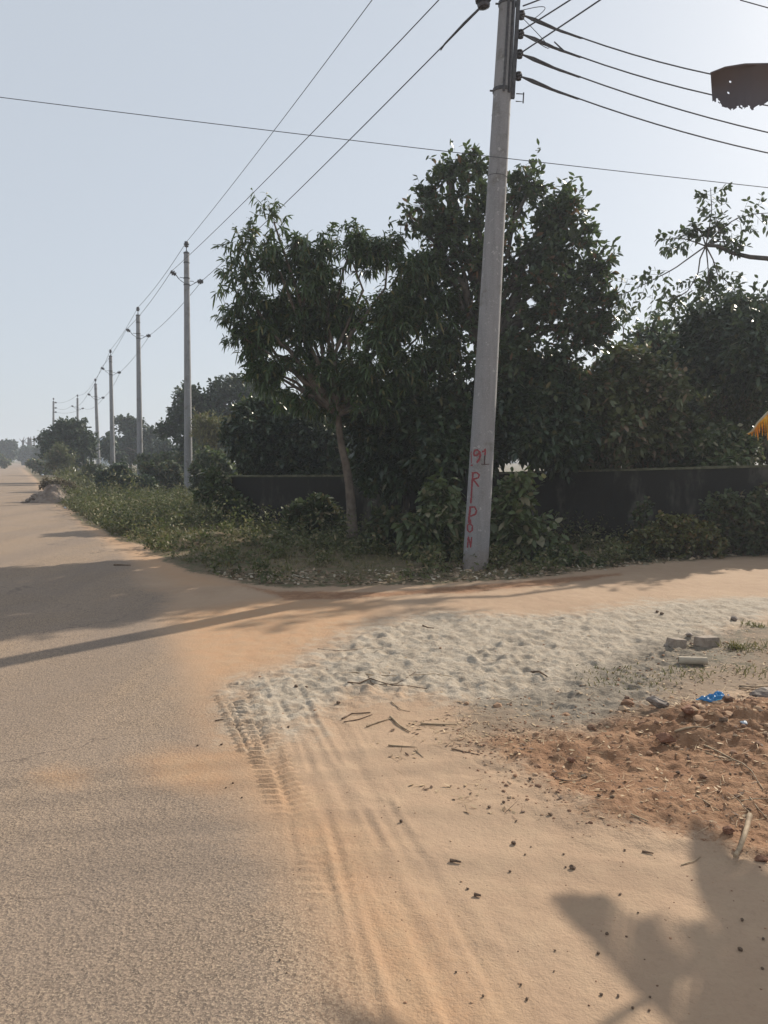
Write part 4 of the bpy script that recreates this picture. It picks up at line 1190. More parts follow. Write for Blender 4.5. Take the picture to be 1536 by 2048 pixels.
P2 = P2[(dn > .45) & ~((sdf(VG, P2[:, 0], P2[:, 1]) < .5) & (fbm(P2[:, 0] * 2.2, P2[:, 1] * 2.2, 66, 3) < .5)) & ~((P2[:, 1] < 14) & (P2[:, 0] > -1.8) & (RNG.random(len(P2)) < .45))]
grass_obj('verge_grass', 'rough green and straw-coloured grass on the shaded verge', P2, .07 + .22 * RNG.random(len(P2)) ** 2 + .16 * (P2[:, 1] > 15) * RNG.random(len(P2)), .0045 + .0016 * np.maximum(P2[:, 1] - 12, 0) / 4, M['grass'], 6)
# weeds: leafy plants of uneven height in clumps
P2 = scatter_in(VG, 3600)
dn = fbm(P2[:, 0] * .8 + 9, P2[:, 1] * .8, 62, 3)
dw = np.array([wall_y(x) for x in P2[:, 0]]) - P2[:, 1]
BARE = G((380, 1085), (470, 1075), (600, 1105), (720, 1130), (900, 1150), (700, 1178), (520, 1170), (400, 1140))
P2 = P2[((dn > .49) & ~((sdf(BARE, P2[:, 0], P2[:, 1]) > -.1) & (RNG.random(len(P2)) < .35))) | ((dw < 1.2) & (RNG.random(len(P2)) < .7))]
dn = fbm(P2[:, 0] * .8 + 9, P2[:, 1] * .8, 62, 3)
Pz = hzs(P2[:, 0], P2[:, 1])
mb = MB(); k = 30
ph = (.07 + .30 * RNG.random(len(P2)) ** 2 * (1 + (P2[:, 1] > 13.5)) + .5 * np.maximum(dn - .55, 0))
hh = np.repeat(ph, k)
P3 = np.repeat(np.column_stack([P2, Pz]), k, 0); u = RNG.random(len(P3)) ** .8
P3[:, 2] += hh * u; P3[:, :2] += RNG.normal(0, 1, (len(P3), 2)) * (.03 + .18 * hh * (1 - .5 * u))[:, None]
sz = np.repeat(RNG.uniform(.6, 1.7, len(P2)), k)
add_leaves(mb, P3, randdir(len(P3), .5), .055 * sz * RNG.uniform(.6, 1.3, len(P3)), .014 * sz, .3, SH_OVAL)
tag(mb.build('weeds', [M['vweed']], None), 'leafy weeds of uneven height on the verge and along the wall', 'weeds', kind='stuff')
# dense ground cover farther along
P2 = scatter_in([(-12.8, 30), (-6.5, 17.5), (-3.5, 18.6), (2, 18.2), (2, 32), (-8, 60), (-28, 66)], 9000)
Pz = hzs(P2[:, 0], P2[:, 1]); mb = MB(); k = 13
P3 = np.repeat(np.column_stack([P2, Pz]), k, 0)
hn = np.repeat(.08 + 2.6 * np.maximum(fbm(P2[:, 0] * .45, P2[:, 1] * .35, 71, 3) - .3, 0), k)
kp = np.repeat(fbm(P2[:, 0] * .8, P2[:, 1] * .5, 73, 3) > .44, k); P3, hn = P3[kp], hn[kp]
P3[:, 2] += hn * RNG.random(len(P3)) ** 1.4; P3[:, :2] += RNG.normal(0, .12, (len(P3), 2))
add_leaves(mb, P3, randdir(len(P3), .7), .14 * RNG.uniform(.6, 1.5, len(P3)), .028, .2, SH_QUAD)
tag(mb.build('undergrowth', [M['under']], None), 'knee-high green undergrowth beyond the grass beside the poles', 'undergrowth', kind='stuff')
# sparse tufts at the right edge of the sand
for k_, (px, py, n_, h_, lab) in enumerate([(1510, 1258, 26, .10, 'small grass tuft at the right edge beyond the bricks'), (1470, 1300, 30, .14, 'upright yellowish weed tuft right of the long brick'), (1530, 1300, 40, .09, 'green grass patch cut by the right edge'),
      (1235, 1350, 26, .06, 'flat grass patch in the grey sand left of the pipe'), (1380, 1350, 40, .06, 'low grass patch just below the clay pipe'), (1300, 1368, 30, .05, 'dry low grass on the trampled sand'), (1225, 1372, 20, .06, 'tiny grass tuft above the twigs'), (1495, 1345, 30, .08, 'dry tuft beside the red soil heap')]):
    c = gpt(px, py)
    a_ = RNG.normal(0, 1, (n_ * 3, 2)) * np.array([.13, .10]) * (1 if h_ < .1 else .4)
    P3 = np.column_stack([c[0] + a_[:, 0], c[1] + a_[:, 1]]); P3 = np.column_stack([P3, hzs(P3[:, 0], P3[:, 1]) - .005])
    mb = MB(); add_leaves(mb, P3, unit(np.array([0, 0, 1.]) + RNG.normal(0, .5, (len(P3), 3))), h_ * RNG.uniform(.5, 1.2, len(P3)), .004, .4, SH_BLADE)
    if h_ < .1: tag(mb.build('sparse_grass', [M['grass']], None, origin=c), lab, 'grass', kind='stuff')
    else: tag(mb.build('grass_tuft', [M['grass']], None, origin=c), lab, 'grass tuft', 'grass tufts on the sand')

# ------------------------------------------------------------------ rocks, clods, bricks, sticks
def rock_mesh(mb, c, r, sq=(1, .8, .6), seed=0, sub=1, rough=.25, mi=0):
    t = (1 + 5 ** .5) / 2
    V = np.array([(-1, t, 0), (1, t, 0), (-1, -t, 0), (1, -t, 0), (0, -1, t), (0, 1, t), (0, -1, -t), (0, 1, -t), (t, 0, -1), (t, 0, 1), (-t, 0, -1), (-t, 0, 1)], float)
    Fc = [(0, 11, 5), (0, 5, 1), (0, 1, 7), (0, 7, 10), (0, 10, 11), (1, 5, 9), (5, 11, 4), (11, 10, 2), (10, 7, 6), (7, 1, 8), (3, 9, 4), (3, 4, 2), (3, 2, 6), (3, 6, 8), (3, 8, 9), (4, 9, 5), (2, 4, 11), (6, 2, 10), (8, 6, 7), (9, 8, 1)]
    V = [v / np.linalg.norm(v) for v in V]
    for _ in range(sub):
        cache = {}; nf = []
        def mid(a, b):
            k = (min(a, b), max(a, b))
            if k not in cache:
                m = V[a] + V[b]; V.append(m / np.linalg.norm(m)); cache[k] = len(V) - 1
            return cache[k]
        for a, b, c_ in Fc:
            x, y, z = mid(a, b), mid(b, c_), mid(c_, a); nf += [(a, x, z), (b, y, x), (c_, z, y), (x, y, z)]
        Fc = nf
    V = np.array(V)
    rg = np.random.default_rng(seed)
    # a few flat cuts make facets
    for _ in range(7):
        d = unit(rg.normal(0, 1, 3)); lim = rg.uniform(.55, .85); s = V @ d
        V = V - np.outer(np.maximum(s - lim, 0), d)
    V *= 1 + rg.normal(0, rough * .25, (len(V), 1))
    a = rg.uniform(0, 2 * PI); R = np.array([[math.cos(a), -math.sin(a), 0], [math.sin(a), math.cos(a), 0], [0, 0, 1]])
    V = (V * np.array(sq)) @ R.T * r
    mb.add(V + np.asarray(c), [(a, b, c_, c_) for a, b, c_ in Fc], mi)

def rock(name, lab, cat, px, py, wpx, mat, sq=(1, .8, .6), group=None, sub=1, sink=.3, seed=None):
    c = gpt(px, py); r = wpx / 2 * mpx(c[1])
    mb = MB(); rock_mesh(mb, c + np.array([0, 0, r * sq[2] * (1 - sink)]), r, sq, seed if seed is not None else int(px * 7 + py), sub)
    return tag(mb.build(name, M[mat], None, smooth=False, origin=c), lab, cat, group)

rock('stone_lump', 'brown-grey stone lump left of the blue bag', 'stone', 1316, 1442, 54, 'stone', (1, .6, .45), sub=2, sink=-.1)
rock('stone_lump', 'rounded earth lump right below the brown-grey stone', 'stone', 1375, 1466, 46, 'redclod', (1, .7, .42), sub=2, sink=-.1)
rock('stone_lump', 'reddish broken lump in front of the two stones', 'stone', 1330, 1500, 50, 'redclod', (1, .6, .42), sub=2, sink=-.1)
rock('stone_lump', 'grey slab half buried at the right edge above the red soil', 'stone', 1526, 1395, 60, 'stone', (1, .7, .35), sub=2, sink=-.1)
rock('stone_lump', 'round brown stone beside the long pale stick', 'stone', 1457, 1672, 32, 'redclod', (1, .7, .5), sub=2)
rock('stone_lump', 'brown stone cut by the right edge below the pale stick', 'stone', 1522, 1722, 30, 'redclod', (1, .7, .45), sub=2)
rock('stone_lump', 'dark block of rubble near the far edge of the grey sand', 'stone', 1468, 1246, 18, 'stone', (1, .8, .7), sub=1)
rock('stone_lump', 'small dark stone far on the track', 'stone', 1314, 1229, 9, 'clod')
rock('stone_lump', 'small reddish stone far on the track', 'stone', 1323, 1234, 11, 'clod')
rock('stone_lump', 'grey chunk beside the half bricks', 'stone', 1378, 1281, 18, 'stone')
rock('stone_lump', 'white crumpled pebble on the red soil', 'stone', 1486, 1488, 16, 'tin')
rock('stone_lump', 'dark clod in the red soil under the stones', 'stone', 1445, 1482, 20, 'clod')
rock('stone_lump', 'red lump at the left tip of the red soil', 'stone', 1142, 1530, 18, 'redclod')
rock('stone_lump', 'red lump among twigs on the red soil', 'stone', 1168, 1552, 17, 'clod')
cl_px = [(592, 1382, 12), (613, 1381, 7), (577, 1457, 7), (677, 1410, 12), (1028, 1690, 13), (1145, 1738, 15), (1131, 1735, 6), (1020, 1745, 8), (979, 1617, 10), (1007, 1607, 9), (935, 1781, 8), (802, 1646, 10), (1240, 1790, 8), (1196, 1910, 9), (1214, 1870, 9),
         (1480, 1900, 12), (1484, 1840, 10), (1526, 1878, 9), (1525, 1935, 8), (1042, 1974, 7), (1054, 2003, 10), (1203, 1992, 10), (1236, 1996, 9), (1265, 2020, 9), (1298, 2024, 8), (966, 1998, 8), (560, 1922, 8), (573, 1947, 5), (466, 1567, 6), (452, 1576, 5), (484, 1596, 5), (443, 1490, 7), (395, 1492, 6),
         (1300, 1995, 7), (1276, 1826, 6), (1108, 1946, 6), (1110, 1905, 6), (912, 1950, 6), (1050, 1711, 6), (1127, 1710, 6), (1032, 1645, 7), (1062, 1695, 5), (1224, 1606, 12), (1100, 1632, 12), (1355, 1552, 11), (1198, 1600, 10), (1497, 1622, 12), (1060, 1560, 9), (1030, 1513, 8), (1250, 1700, 8), (1460, 1560, 9)]
def cl_zone(px, py):
    if px < 530: return 'by the orange dust patch'
    if py < 1480 and px < 720: return 'on the pale sand tip'
    if px < 600: return 'at the bottom asphalt edge'
    if py < 1570: return 'above the red soil'
    if px > 1150 and py < 1710: return 'in the straws'
    if py < 1660: return 'left of the red soil'
    if py < 1830 and px < 1180: return 'above the leaf shadow'
    if px > 1400 and py < 1960: return 'deep in the leaf shadow'
    if py > 1980: return 'at the very bottom'
    return "around the leaf shadow's tip"
ORD = ['leftmost', 'second from the left', 'third from the left', 'fourth from the left', 'fifth from the left', 'sixth from the left', 'seventh from the left', 'eighth from the left', 'ninth from the left', 'tenth from the left']
zones = {}
for q in cl_px: zones.setdefault(cl_zone(q[0], q[1]), []).append(q)
for zn, qs in zones.items():
    for k_, (px, py, wpx) in enumerate(sorted(qs)):
        rock('soil_clod', '%s of the dark clods %s' % (ORD[k_], zn), 'clod', px, py, wpx * .95, 'clod', (1, .8, .65), 'small soil clods scattered over the dirt', sink=.15)
# grit
mb = MB(); 
PG = scatter_in(G((700, 2040), (560, 1700), (700, 1500), (900, 1420), (1300, 1400), (1536, 1380), (1700, 1500), (1900, 2040)), 500)
for i, (x, y) in enumerate(PG):
    r = abs(random.gauss(0, .0028)) + .0015
    if sdf(RED, np.array([x]), np.array([y]))[0] > 0: r *= 1.9
    rock_mesh(mb, (x, y, 0), r, (1, .8, .6), i, 0)
V_ = np.concatenate(mb.v); 
zz = np.repeat(hzs(PG[:, 0], PG[:, 1]), 12); V_[:, 2] += zz; mb.v = [V_]; mb.f = [np.concatenate(mb.f)]; mb.m = [np.concatenate(mb.m)]
tag(mb.build('grit', M['crumb'], None), 'fine crumbs of soil and grit over the dirt', 'grit', kind='stuff')
# lumps of soil over red soil and sand margin
mb = MB()
PG = np.concatenate([scatter_in(RED[:], 1500), scatter_in(LIT, 1500), scatter_in(WHITE, 260), scatter_in(G((900, 1440), (1100, 1440), (1200, 1700), (1050, 1620), (930, 1560)), 300)])
PG = PG[(PG[:, 0] < 3.6) & (PG[:, 1] < 6.5)]
for i, (x, y) in enumerate(PG):
    rock_mesh(mb, (x, y, 0), (abs(random.gauss(0, .0055)) + .002) * (2.2 if random.random() < .05 else 1), (1, .8, .6), i, 0)
V_ = np.concatenate(mb.v); V_[:, 2] += np.repeat(hzs(PG[:, 0], PG[:, 1]), 12); mb.v = [V_]; mb.f = [np.concatenate(mb.f)]; mb.m = [np.concatenate(mb.m)]
RNG2 = np.random.default_rng(5)
hp = gp(1500, 1465); q2 = np.column_stack([hp[0] + RNG2.normal(0, .55, 170), hp[1] + RNG2.normal(0, .28, 170)])
q2 = q2[q2[:, 0] < 3.8]; z2 = hzs(q2[:, 0], q2[:, 1])
for i in range(len(q2)):
    rr_ = abs(random.gauss(0, .014)) + .008
    rock_mesh(mb, (q2[i, 0], q2[i, 1], z2[i] + rr_ * .1), rr_, (1, .8, .6), i + 900, 1)
tag(mb.build('soil_crumbs', M['crumb'], None), 'reddish crumbs and lumps covering the red soil', 'soil', kind='stuff')

# bricks and pipe
M['brick'] = simple('worn brick', (0.24, 0.19, 0.15), (0.36, 0.30, 0.24), 22, 0.95, 0.8, 60)
def brick(px, py, wpx, size, rz, lab):
    c = gpt(px, py); mb = MB()
    R_ = Matrix.Rotation(rz, 3, 'Z') @ Matrix.Rotation(.08, 3, 'Y')
    mb.box((c[0], c[1], c[2] + size[2] * .42), size, R_, jit=.008)
    o = mb.build('brick', M['brick'], None, origin=c)
    bv = o.modifiers.new('b', 'BEVEL'); bv.width = .007; bv.segments = 2
    return tag(o, lab, 'brick', 'broken bricks on the sand')
brick(1352, 1297, 34, (.125, .11, .085), .35, 'half brick on the grey sand, left one of the two')
brick(1413, 1295, 50, (.20, .10, .075), .45, 'long brick on the grey sand, right one of the two')
rock('stone_lump', 'small brick shard touching the left half brick', 'stone', 1333, 1297, 13, 'stone')
c = gpt(1385, 1332); mb = MB()
M['clay'] = simple('pale clay', (0.36, 0.30, 0.22), (0.48, 0.41, 0.31), 15, 0.8)
dx = np.array([.98, -.18, .02]); cc_ = c + np.array([0, 0, .03])
th_ = 12
outer = [cc_ + dx * s for s in (-.105, .105)]
mb.tube(outer, [.032, .030], 16, cap=False)
mb.tube(outer[::-1], [.024, .024], 16, cap=False)
for s, ro in ((-.105, .032), (.105, .030)):
    mb.tube([cc_ + dx * s, cc_ + dx * (s + .001)], [ro, .024], 16, cap=False)
tag(mb.build('clay_pipe', M['clay'], None, smooth=True, origin=c), 'short pale pipe piece lying on the grey sand below the bricks', 'pipe')

# blue plastic bag
M['bag'] = None
m, nt_, b_, out_ = newmat('blue plastic film')
b_.inputs['Base Color'].default_value = (0.04, 0.22, 0.48, 1); b_.inputs['Roughness'].default_value = 0.3
tt = N(nt_, 'ShaderNodeBsdfTranslucent'); tt.inputs[0].default_value = (0.06, 0.42, 0.75, 1)
mm = N(nt_, 'ShaderNodeMixShader'); mm.inputs[0].default_value = .35
nt_.links.new(b_.outputs[0], mm.inputs[1]); nt_.links.new(tt.outputs[0], mm.inputs[2]); nt_.links.new(mm.outputs[0], out_.inputs[0])
M['bag'] = m
c = gpt(1428, 1418)
W_ = 72 * mpx(c[1]); nxb, nyb = 34, 16
u, v = np.meshgrid(np.linspace(-1, 1, nxb), np.linspace(-1, 1, nyb))
edge = np.clip(1 - np.maximum(np.abs(u) ** 2.2, np.abs(v) ** 2), 0, 1)
prof = np.interp(u, [-1, -.6, -.1, .1, .45, 1], [.05, .35, .9, .75, .95, .55])
hgt = edge ** .6 * prof * (.055 + .07 * (fbm(u * 3.2 + 3, v * 3.2, 5, 3) - .5)) + .03 * np.abs(fbm(u * 5, v * 5, 8, 3) - .5) * edge
wid = np.interp(u, [-1, -.5, .2, 1], [.25, .7, 1, .8])
PX = c[0] + u * W_ / 2 + .02 * (fbm(u * 2, v * 4, 4, 2) - .5); PY = c[1] + v * .10 * wid; PZ = hzs(PX.ravel(), PY.ravel()).reshape(PX.shape) + .004 + hgt
ii = np.arange(nxb * nyb).reshape(nyb, nxb)
mb = MB(); mb.add(np.stack([PX, PY, PZ], -1).reshape(-1, 3), np.stack([ii[:-1, :-1], ii[:-1, 1:], ii[1:, 1:], ii[1:, :-1]], -1).reshape(-1, 4))
o = mb.build('plastic_bag', M['bag'], None, origin=c)
tag(o, 'crumpled bright blue plastic bag on the red soil', 'plastic bag')

# sticks
def stick(pts, r, lab, mat='stick', group='dry sticks lying on the ground', name='stick', lift=.0, r1=None):
    P_ = [gpt(x, y, lift + r) for x, y in pts]
    fine = []
    for a, b in zip(P_[:-1], P_[1:]):
        for t in (0, .5): q = a + (b - a) * t; q[2] = hz(q[0], q[1]) + lift + r * .8 + random.uniform(0, .003); fine.append(q)
    fine.append(P_[-1])
    mb = MB(); mb.tube(fine, np.linspace(r, r1 if r1 else r * .5, len(fine)), 6)
    return tag(mb.build(name, M[mat], None, smooth=True, origin=P_[0]), lab, 'stick', group)
def Z5(*pp): return [(1000 + x / 2.866, 1160 + y / 2.866) for x, y in pp]
def Z6(*pp): return [(620 + x / 2.648, 1180 + y / 2.648) for x, y in pp]
stick(Z5((1345, 1635), (1400, 1520), (1430, 1400)), .009, 'long pale broken stick standing out at the right of the red soil', lift=.03, r1=.012)
stick(Z5((1430, 1400), (1425, 1350), (1370, 1310), (1300, 1260)), .003, 'thin curved tail of straw above the pale stick', lift=.03)
stick(Z5((1120, 1240), (1260, 1320)), .0035, 'thin straw left of the pale stick')
stick(Z5((1170, 990), (1330, 1070), (1440, 1130), (1510, 1210)), .005, 'long thin twig running down right across the red soil')
stick(Z5((1180, 1030), (1330, 1080)), .004, 'short twig beside the long thin twig')
stick(Z5((1000, 940), (1120, 938), (1230, 930)), .007, 'yellowish stick below the stone lumps')
stick(Z5((1430, 1270), (1536, 1370)), .004, 'straight twig pointing at the right edge')
stick(Z5((1380, 1275), (1536, 1268)), .004, 'flat straw lying along the right edge')
stick(Z5((1370, 610), (1536, 622)), .006, 'grey stick above the grey slab')
stick(Z5((1370, 622), (1536, 640)), .005, 'second grey stick just below the first above the slab')
stick(Z5((180, 540), (270, 580)), .010, 'short dark thick stick on the grey sand', 'clod')
stick(Z5((0, 700), (90, 720)), .003, 'faint straw on the tan margin of the sand')
stick(Z5((315, 1145), (460, 1170)), .004, 'dark twig near the left tip of the red soil', 'clod')
stick(Z5((750, 1375), (850, 1405)), .004, 'short twig in the middle of the red soil')
stick(Z5((1190, 1075), (1340, 1078)), .003, 'thin level straw under the long twig')
stick(Z5((815, 1555), (880, 1570)), .005, 'short dark twig at the shadow edge', 'clod')
stick(Z5((1040, 1630), (1110, 1610), (1150, 1580)), .003, 'bent straw inside the leaf shadow')
stick(Z6((300, 725), (430, 685)), .006, 'pale stick, left arm of the crossed pair beside the sand')
stick(Z6((425, 675), (470, 720), (530, 758)), .007, 'pale stick, right arm of the crossed pair beside the sand')
stick(Z6((585, 715), (780, 720)), .006, 'straight stick right of the crossed pair')
stick(Z6((415, 828), (560, 836)), .005, 'straight stick below the crossed pair')
stick(Z6((555, 850), (600, 885)), .003, 'short straw beside the lowest straight stick')
stick(Z6((160, 462), (330, 470), (560, 470), (750, 466)), .004, 'long thin straw lying level across the grey sand')
stick(Z6((200, 515), (320, 490), (430, 520), (620, 530)), .005, 'bent twig under the long thin straw', 'clod')
stick(Z6((310, 480), (340, 520), (460, 515), (560, 450)), .004, 'forked twig crossing the long thin straw', 'clod')
stick(Z6((170, 690), (220, 660), (320, 655)), .006, 'dark curved twig at the left of the crossed pair', 'clod')
stick(Z6((180, 705), (260, 690), (330, 665)), .004, 'second dark curved twig at the left of the crossed pair', 'clod')
stick(Z6((430, 600), (480, 640), (530, 645)), .003, 'thin straw above the crossed pair')
stick(Z6((750, 850), (900, 880)), .004, 'thin twig between tan dirt and red soil', 'clod')
stick(Z6((40, 325), (180, 340), (430, 318)), .003, 'hair-thin straw at the edge of the tan dust', 'clod')
stick([(430, 1443), (455, 1440), (480, 1462)], .004, 'forked dark twig on the tyre mark', 'clod')
stick([(948, 1795), (962, 1797)], .007, 'short dark stick on the tan dirt', 'clod')
stick([(900, 1724), (922, 1728)], .007, 'dark splinter on the tan dirt above the short stick', 'clod')
stick([(228, 1131), (262, 1132)], .012, 'short stick on the orange dust beside the road', 'clod')
stick([(845, 1258), (868, 1262)], .007, 'dark stick at the far edge of the grey sand', 'clod')
# loose straws and leaf litter
PL = np.concatenate([scatter_in(RED, 2600), scatter_in(LIT, 1700), scatter_in(G((700, 1480), (900, 1420), (1000, 1560), (1100, 1650), (900, 1620)), 320), scatter_in(WHITE, 240)])
cl_n = fbm(PL[:, 0] * 3.1, PL[:, 1] * 3.1, 88, 3)
PL = PL[(PL[:, 0] < 4) & (PL[:, 1] < 7.5) & (cl_n > .42)]
P3 = np.column_stack([PL, hzs(PL[:, 0], PL[:, 1]) + .003])
mb = MB()
Dd = RNG.normal(0, 1, (len(P3), 3)) * np.array([1, 1, .05])
kind = RNG.random(len(P3)) < .35
add_leaves(mb, P3[kind], Dd[kind], RNG.uniform(.015, .045, kind.sum()), .007, -.12, SH_OVAL, upj=.18)
add_leaves(mb, P3[~kind], Dd[~kind], RNG.uniform(.03, .13, (~kind).sum()), .0016, -.06, SH_BLADE, upj=.15)
tag(mb.build('leaf_litter', [M['litter']], None), 'dry straws and dead leaves strewn over the red soil', 'leaf litter', kind='stuff')
PL = scatter_in(G((420, 1150), (560, 1172), (800, 1172), (1050, 1158), (1400, 1118), (1536, 1108), (1536, 1090), (1050, 1130), (700, 1150), (450, 1140)), 2200)
P3 = np.column_stack([PL, hzs(PL[:, 0], PL[:, 1]) + .006]); mb = MB()
add_leaves(mb, P3, RNG.normal(0, 1, (len(P3), 3)) * np.array([1, 1, .25]), RNG.uniform(.04, .09, len(P3)), .018, 0, SH_OVAL)
tag(mb.build('fallen_leaves', [M['dry']], None), 'brown fallen leaves along the far edge of the dirt track', 'leaf litter', kind='stuff')

# rubble heap by the road
c = gp(85, 1006)
hr = empty('rubble_heap', tuple(c), 'grey-brown heap of dumped soil and rubble at the road edge', 'rubble')
S = mpx(c[1])
mb = MB()
u, v = np.meshgrid(np.linspace(-1, 1, 60), np.linspace(-1, 1, 34))
bx = c[0] + .1 + u * 60 * S; by = c[1] + .8 + v * 1.0
hh_ = np.clip(1 - np.abs(u) ** 1.6 - v ** 2, 0, 1) ** .7 * np.interp(u, [-1, -.5, 0, .25, .7, 1], [.25, .7, .95, 1.0, .95, .8]) * .62
hh_ *= .45 + 1.1 * fbm(bx * 3.5, by * 3.5, 3, 4)
ii = np.arange(u.size).reshape(u.shape)
mb.add(np.stack([bx, by, hh_ - .05], -1).reshape(-1, 3), np.stack([ii[:-1, :-1], ii[:-1, 1:], ii[1:, 1:], ii[1:, :-1]], -1).reshape(-1, 4))
M['heap'] = simple('dumped soil', (0.11, 0.08, 0.06), (0.26, 0.21, 0.17), 2.2, .95, .8, 14)
mb.build('soil', M['heap'], hr)
mb = MB()
for i in range(60):
    uu, vv = random.uniform(-.85, .9), random.uniform(-.85, .3)
    hb = max(0, 1 - abs(uu) ** 1.6 - vv ** 2) ** .7 * .42
    rock_mesh(mb, (c[0] + uu * 52 * S, c[1] + .8 + vv, hb * .9), random.uniform(.03, .13), (1, .8, .7), i + 40, 1)
mb.build('rubble', M['heap'], hr)
rock('stone_lump', 'white scrap at the road edge right of the rubble heap', 'stone', 130, 1017, 7, 'tin')
rock('stone_lump', 'white scrap on the verge behind the rubble heap', 'stone', 85, 951, 6, 'tin')

# ------------------------------------------------------------------ banana plant at the right, mostly outside the frame
M['ban_green'] = leafmat('banana leaf green', (0.05, 0.09, 0.02), (0.08, 0.13, 0.03), None, trans=.08)
M['ban_brown'] = leafmat('banana leaf dead', (0.065, 0.055, 0.06), (0.10, 0.085, 0.09), None, trans=.0, rough=.7)
def orange_leaf():
    m, nt, b, out = newmat('banana leaf dry orange')
    p = geo(nt).outputs['Position']
    c = mixc(nt, ramp(nt, noise(nt, p, 14, 3), .4, .6), (.50, .20, .04), (.72, .42, .06))
    nt.links.new(c, b.inputs['Base Color']); b.inputs['Roughness'].default_value = .6
    t = N(nt, 'ShaderNodeBsdfTranslucent'); nt.links.new(c, t.inputs[0])
    mx = N(nt, 'ShaderNodeMixShader'); mx.inputs[0].default_value = .6
    nt.links.new(b.outputs[0], mx.inputs[1]); nt.links.new(t.outputs[0], mx.inputs[2]); nt.links.new(mx.outputs[0], out.inputs[0])
    return m
M['ban_orange'] = orange_leaf()
M['midrib'] = simple('leaf midrib', (.32, .26, .16), (.45, .38, .26), 20, .6)
bp_ = np.array([3.75, 5.2, 0.0]); bp_[2] = hz(bp_[0], bp_[1])
br = empty('banana_plant', tuple(bp_), 'banana plant at the right edge with hanging dry orange and brown leaves', 'banana plant')
mb = MB(); mb.tube([bp_ - np.array([0, 0, .05]), bp_ + np.array([0, 0, .9]), bp_ + np.array([.03, 0, 1.9])], [.13, .11, .075], 14)
mb.build('stem', M['ban_green'], br, smooth=True)
btop = bp_ + np.array([.03, 0, 1.9])
def banana_leaf(rib, w0, mat, name='leaf', hang=.35, tear=.12, wprof=None, one=None, strips=46):
    """rib = list of points; blade split into strips either side; hang = how far the halves droop"""
    rib = np.array(rib, float)
    seg = np.linalg.norm(np.diff(rib, axis=0), axis=1); s_ = np.concatenate([[0], np.cumsum(seg)]); L_ = s_[-1]
    pos = lambda t: np.array([np.interp(t * L_, s_, rib[:, k]) for k in range(3)])
    mb = MB(); mb.tube([pos(t) for t in np.linspace(0, 1, 14)], np.linspace(.016, .004, 14), 6, mi=1)
    for s in ((-1, 1) if one is None else one):
        off = 0; jag = 0; saw = 0
        for i in range(strips):
            t0, t1 = .12 + .88 * i / strips, .12 + .88 * (i + 1) / strips
            if random.random() < tear: off = random.uniform(-.22, .22); jag = random.uniform(-.25, .05)
            saw = random.uniform(.86, 1.08) if i % 2 else saw or 1
            d = unit(pos(min(t1 + .02, 1)) - pos(max(t0 - .02, 0)))
            side = unit(np.cross(d, (0, 0, 1.0))) * s
            V = []
            for t in (t0, t1):
                wv = saw * w0 * (wprof(t) if wprof else min(1, (1 - t) * 4.5 + .12) * min(1, (t - .06) * 5)) * (1 + jag)
                for k in range(5):
                    q = k / 4
                    V.append(pos(t) + side * wv * q * math.cos(hang * q) * (1 - .0 * q) + d * off * wv * q * .5 + np.array([0, 0, -wv * q * math.sin(hang * (.3 + q)) + .004]))
            mb.add(V, [(k, k + 1, 5 + k + 1, 5 + k) for k in range(4)])
    return mb.build(name, [mat, M['midrib']], br)
# leaves that throw the shadow at the lower right: lifted from the shadow on the ground along the sun ray
def lift(px, py, h):
    g = gp(px, py); s = h / SUN_DIR[2]
    return g + np.array(SUN_DIR) * s
banana_leaf([btop, lift(1620, 2260, 2.6), lift(1380, 2090, 2.5), lift(1240, 1950, 2.35), lift(1100, 1800, 2.1)], .36, M['ban_green'], hang=.15, one=(1,), tear=.12)
banana_leaf([btop, lift(1750, 2050, 2.7), lift(1560, 2000, 2.7), lift(1400, 1950, 2.55), lift(1270, 1890, 2.3)], .36, M['ban_green'], hang=.2, tear=.12)
banana_leaf([btop, lift(1800, 2150, 2.7), lift(1600, 2000, 2.6), lift(1460, 1820, 2.45), lift(1378, 1648, 2.2)], .24, M['ban_green'], hang=.2, tear=.12)
banana_leaf([btop, lift(1900, 2200, 2.9), lift(1650, 2150, 2.9), lift(1520, 2120, 2.8)], .30, M['ban_green'], hang=.2, tear=.08)
banana_leaf([btop, lift(1900, 1900, 2.9), lift(1700, 1870, 2.9), lift(1520, 1900, 2.8)], .30, M['ban_green'], hang=.2, tear=.1)
banana_leaf([btop, lift(1100, 2700, 2.8), lift(780, 2140, 2.85), lift(640, 1995, 2.75)], .12, M['ban_green'], hang=.3, tear=.35)
banana_leaf([btop, btop + np.array([.5, .3, .7]), btop + np.array([1.1, .5, .8]), btop + np.array([1.6, .6, .4])], .28, M['ban_green'])
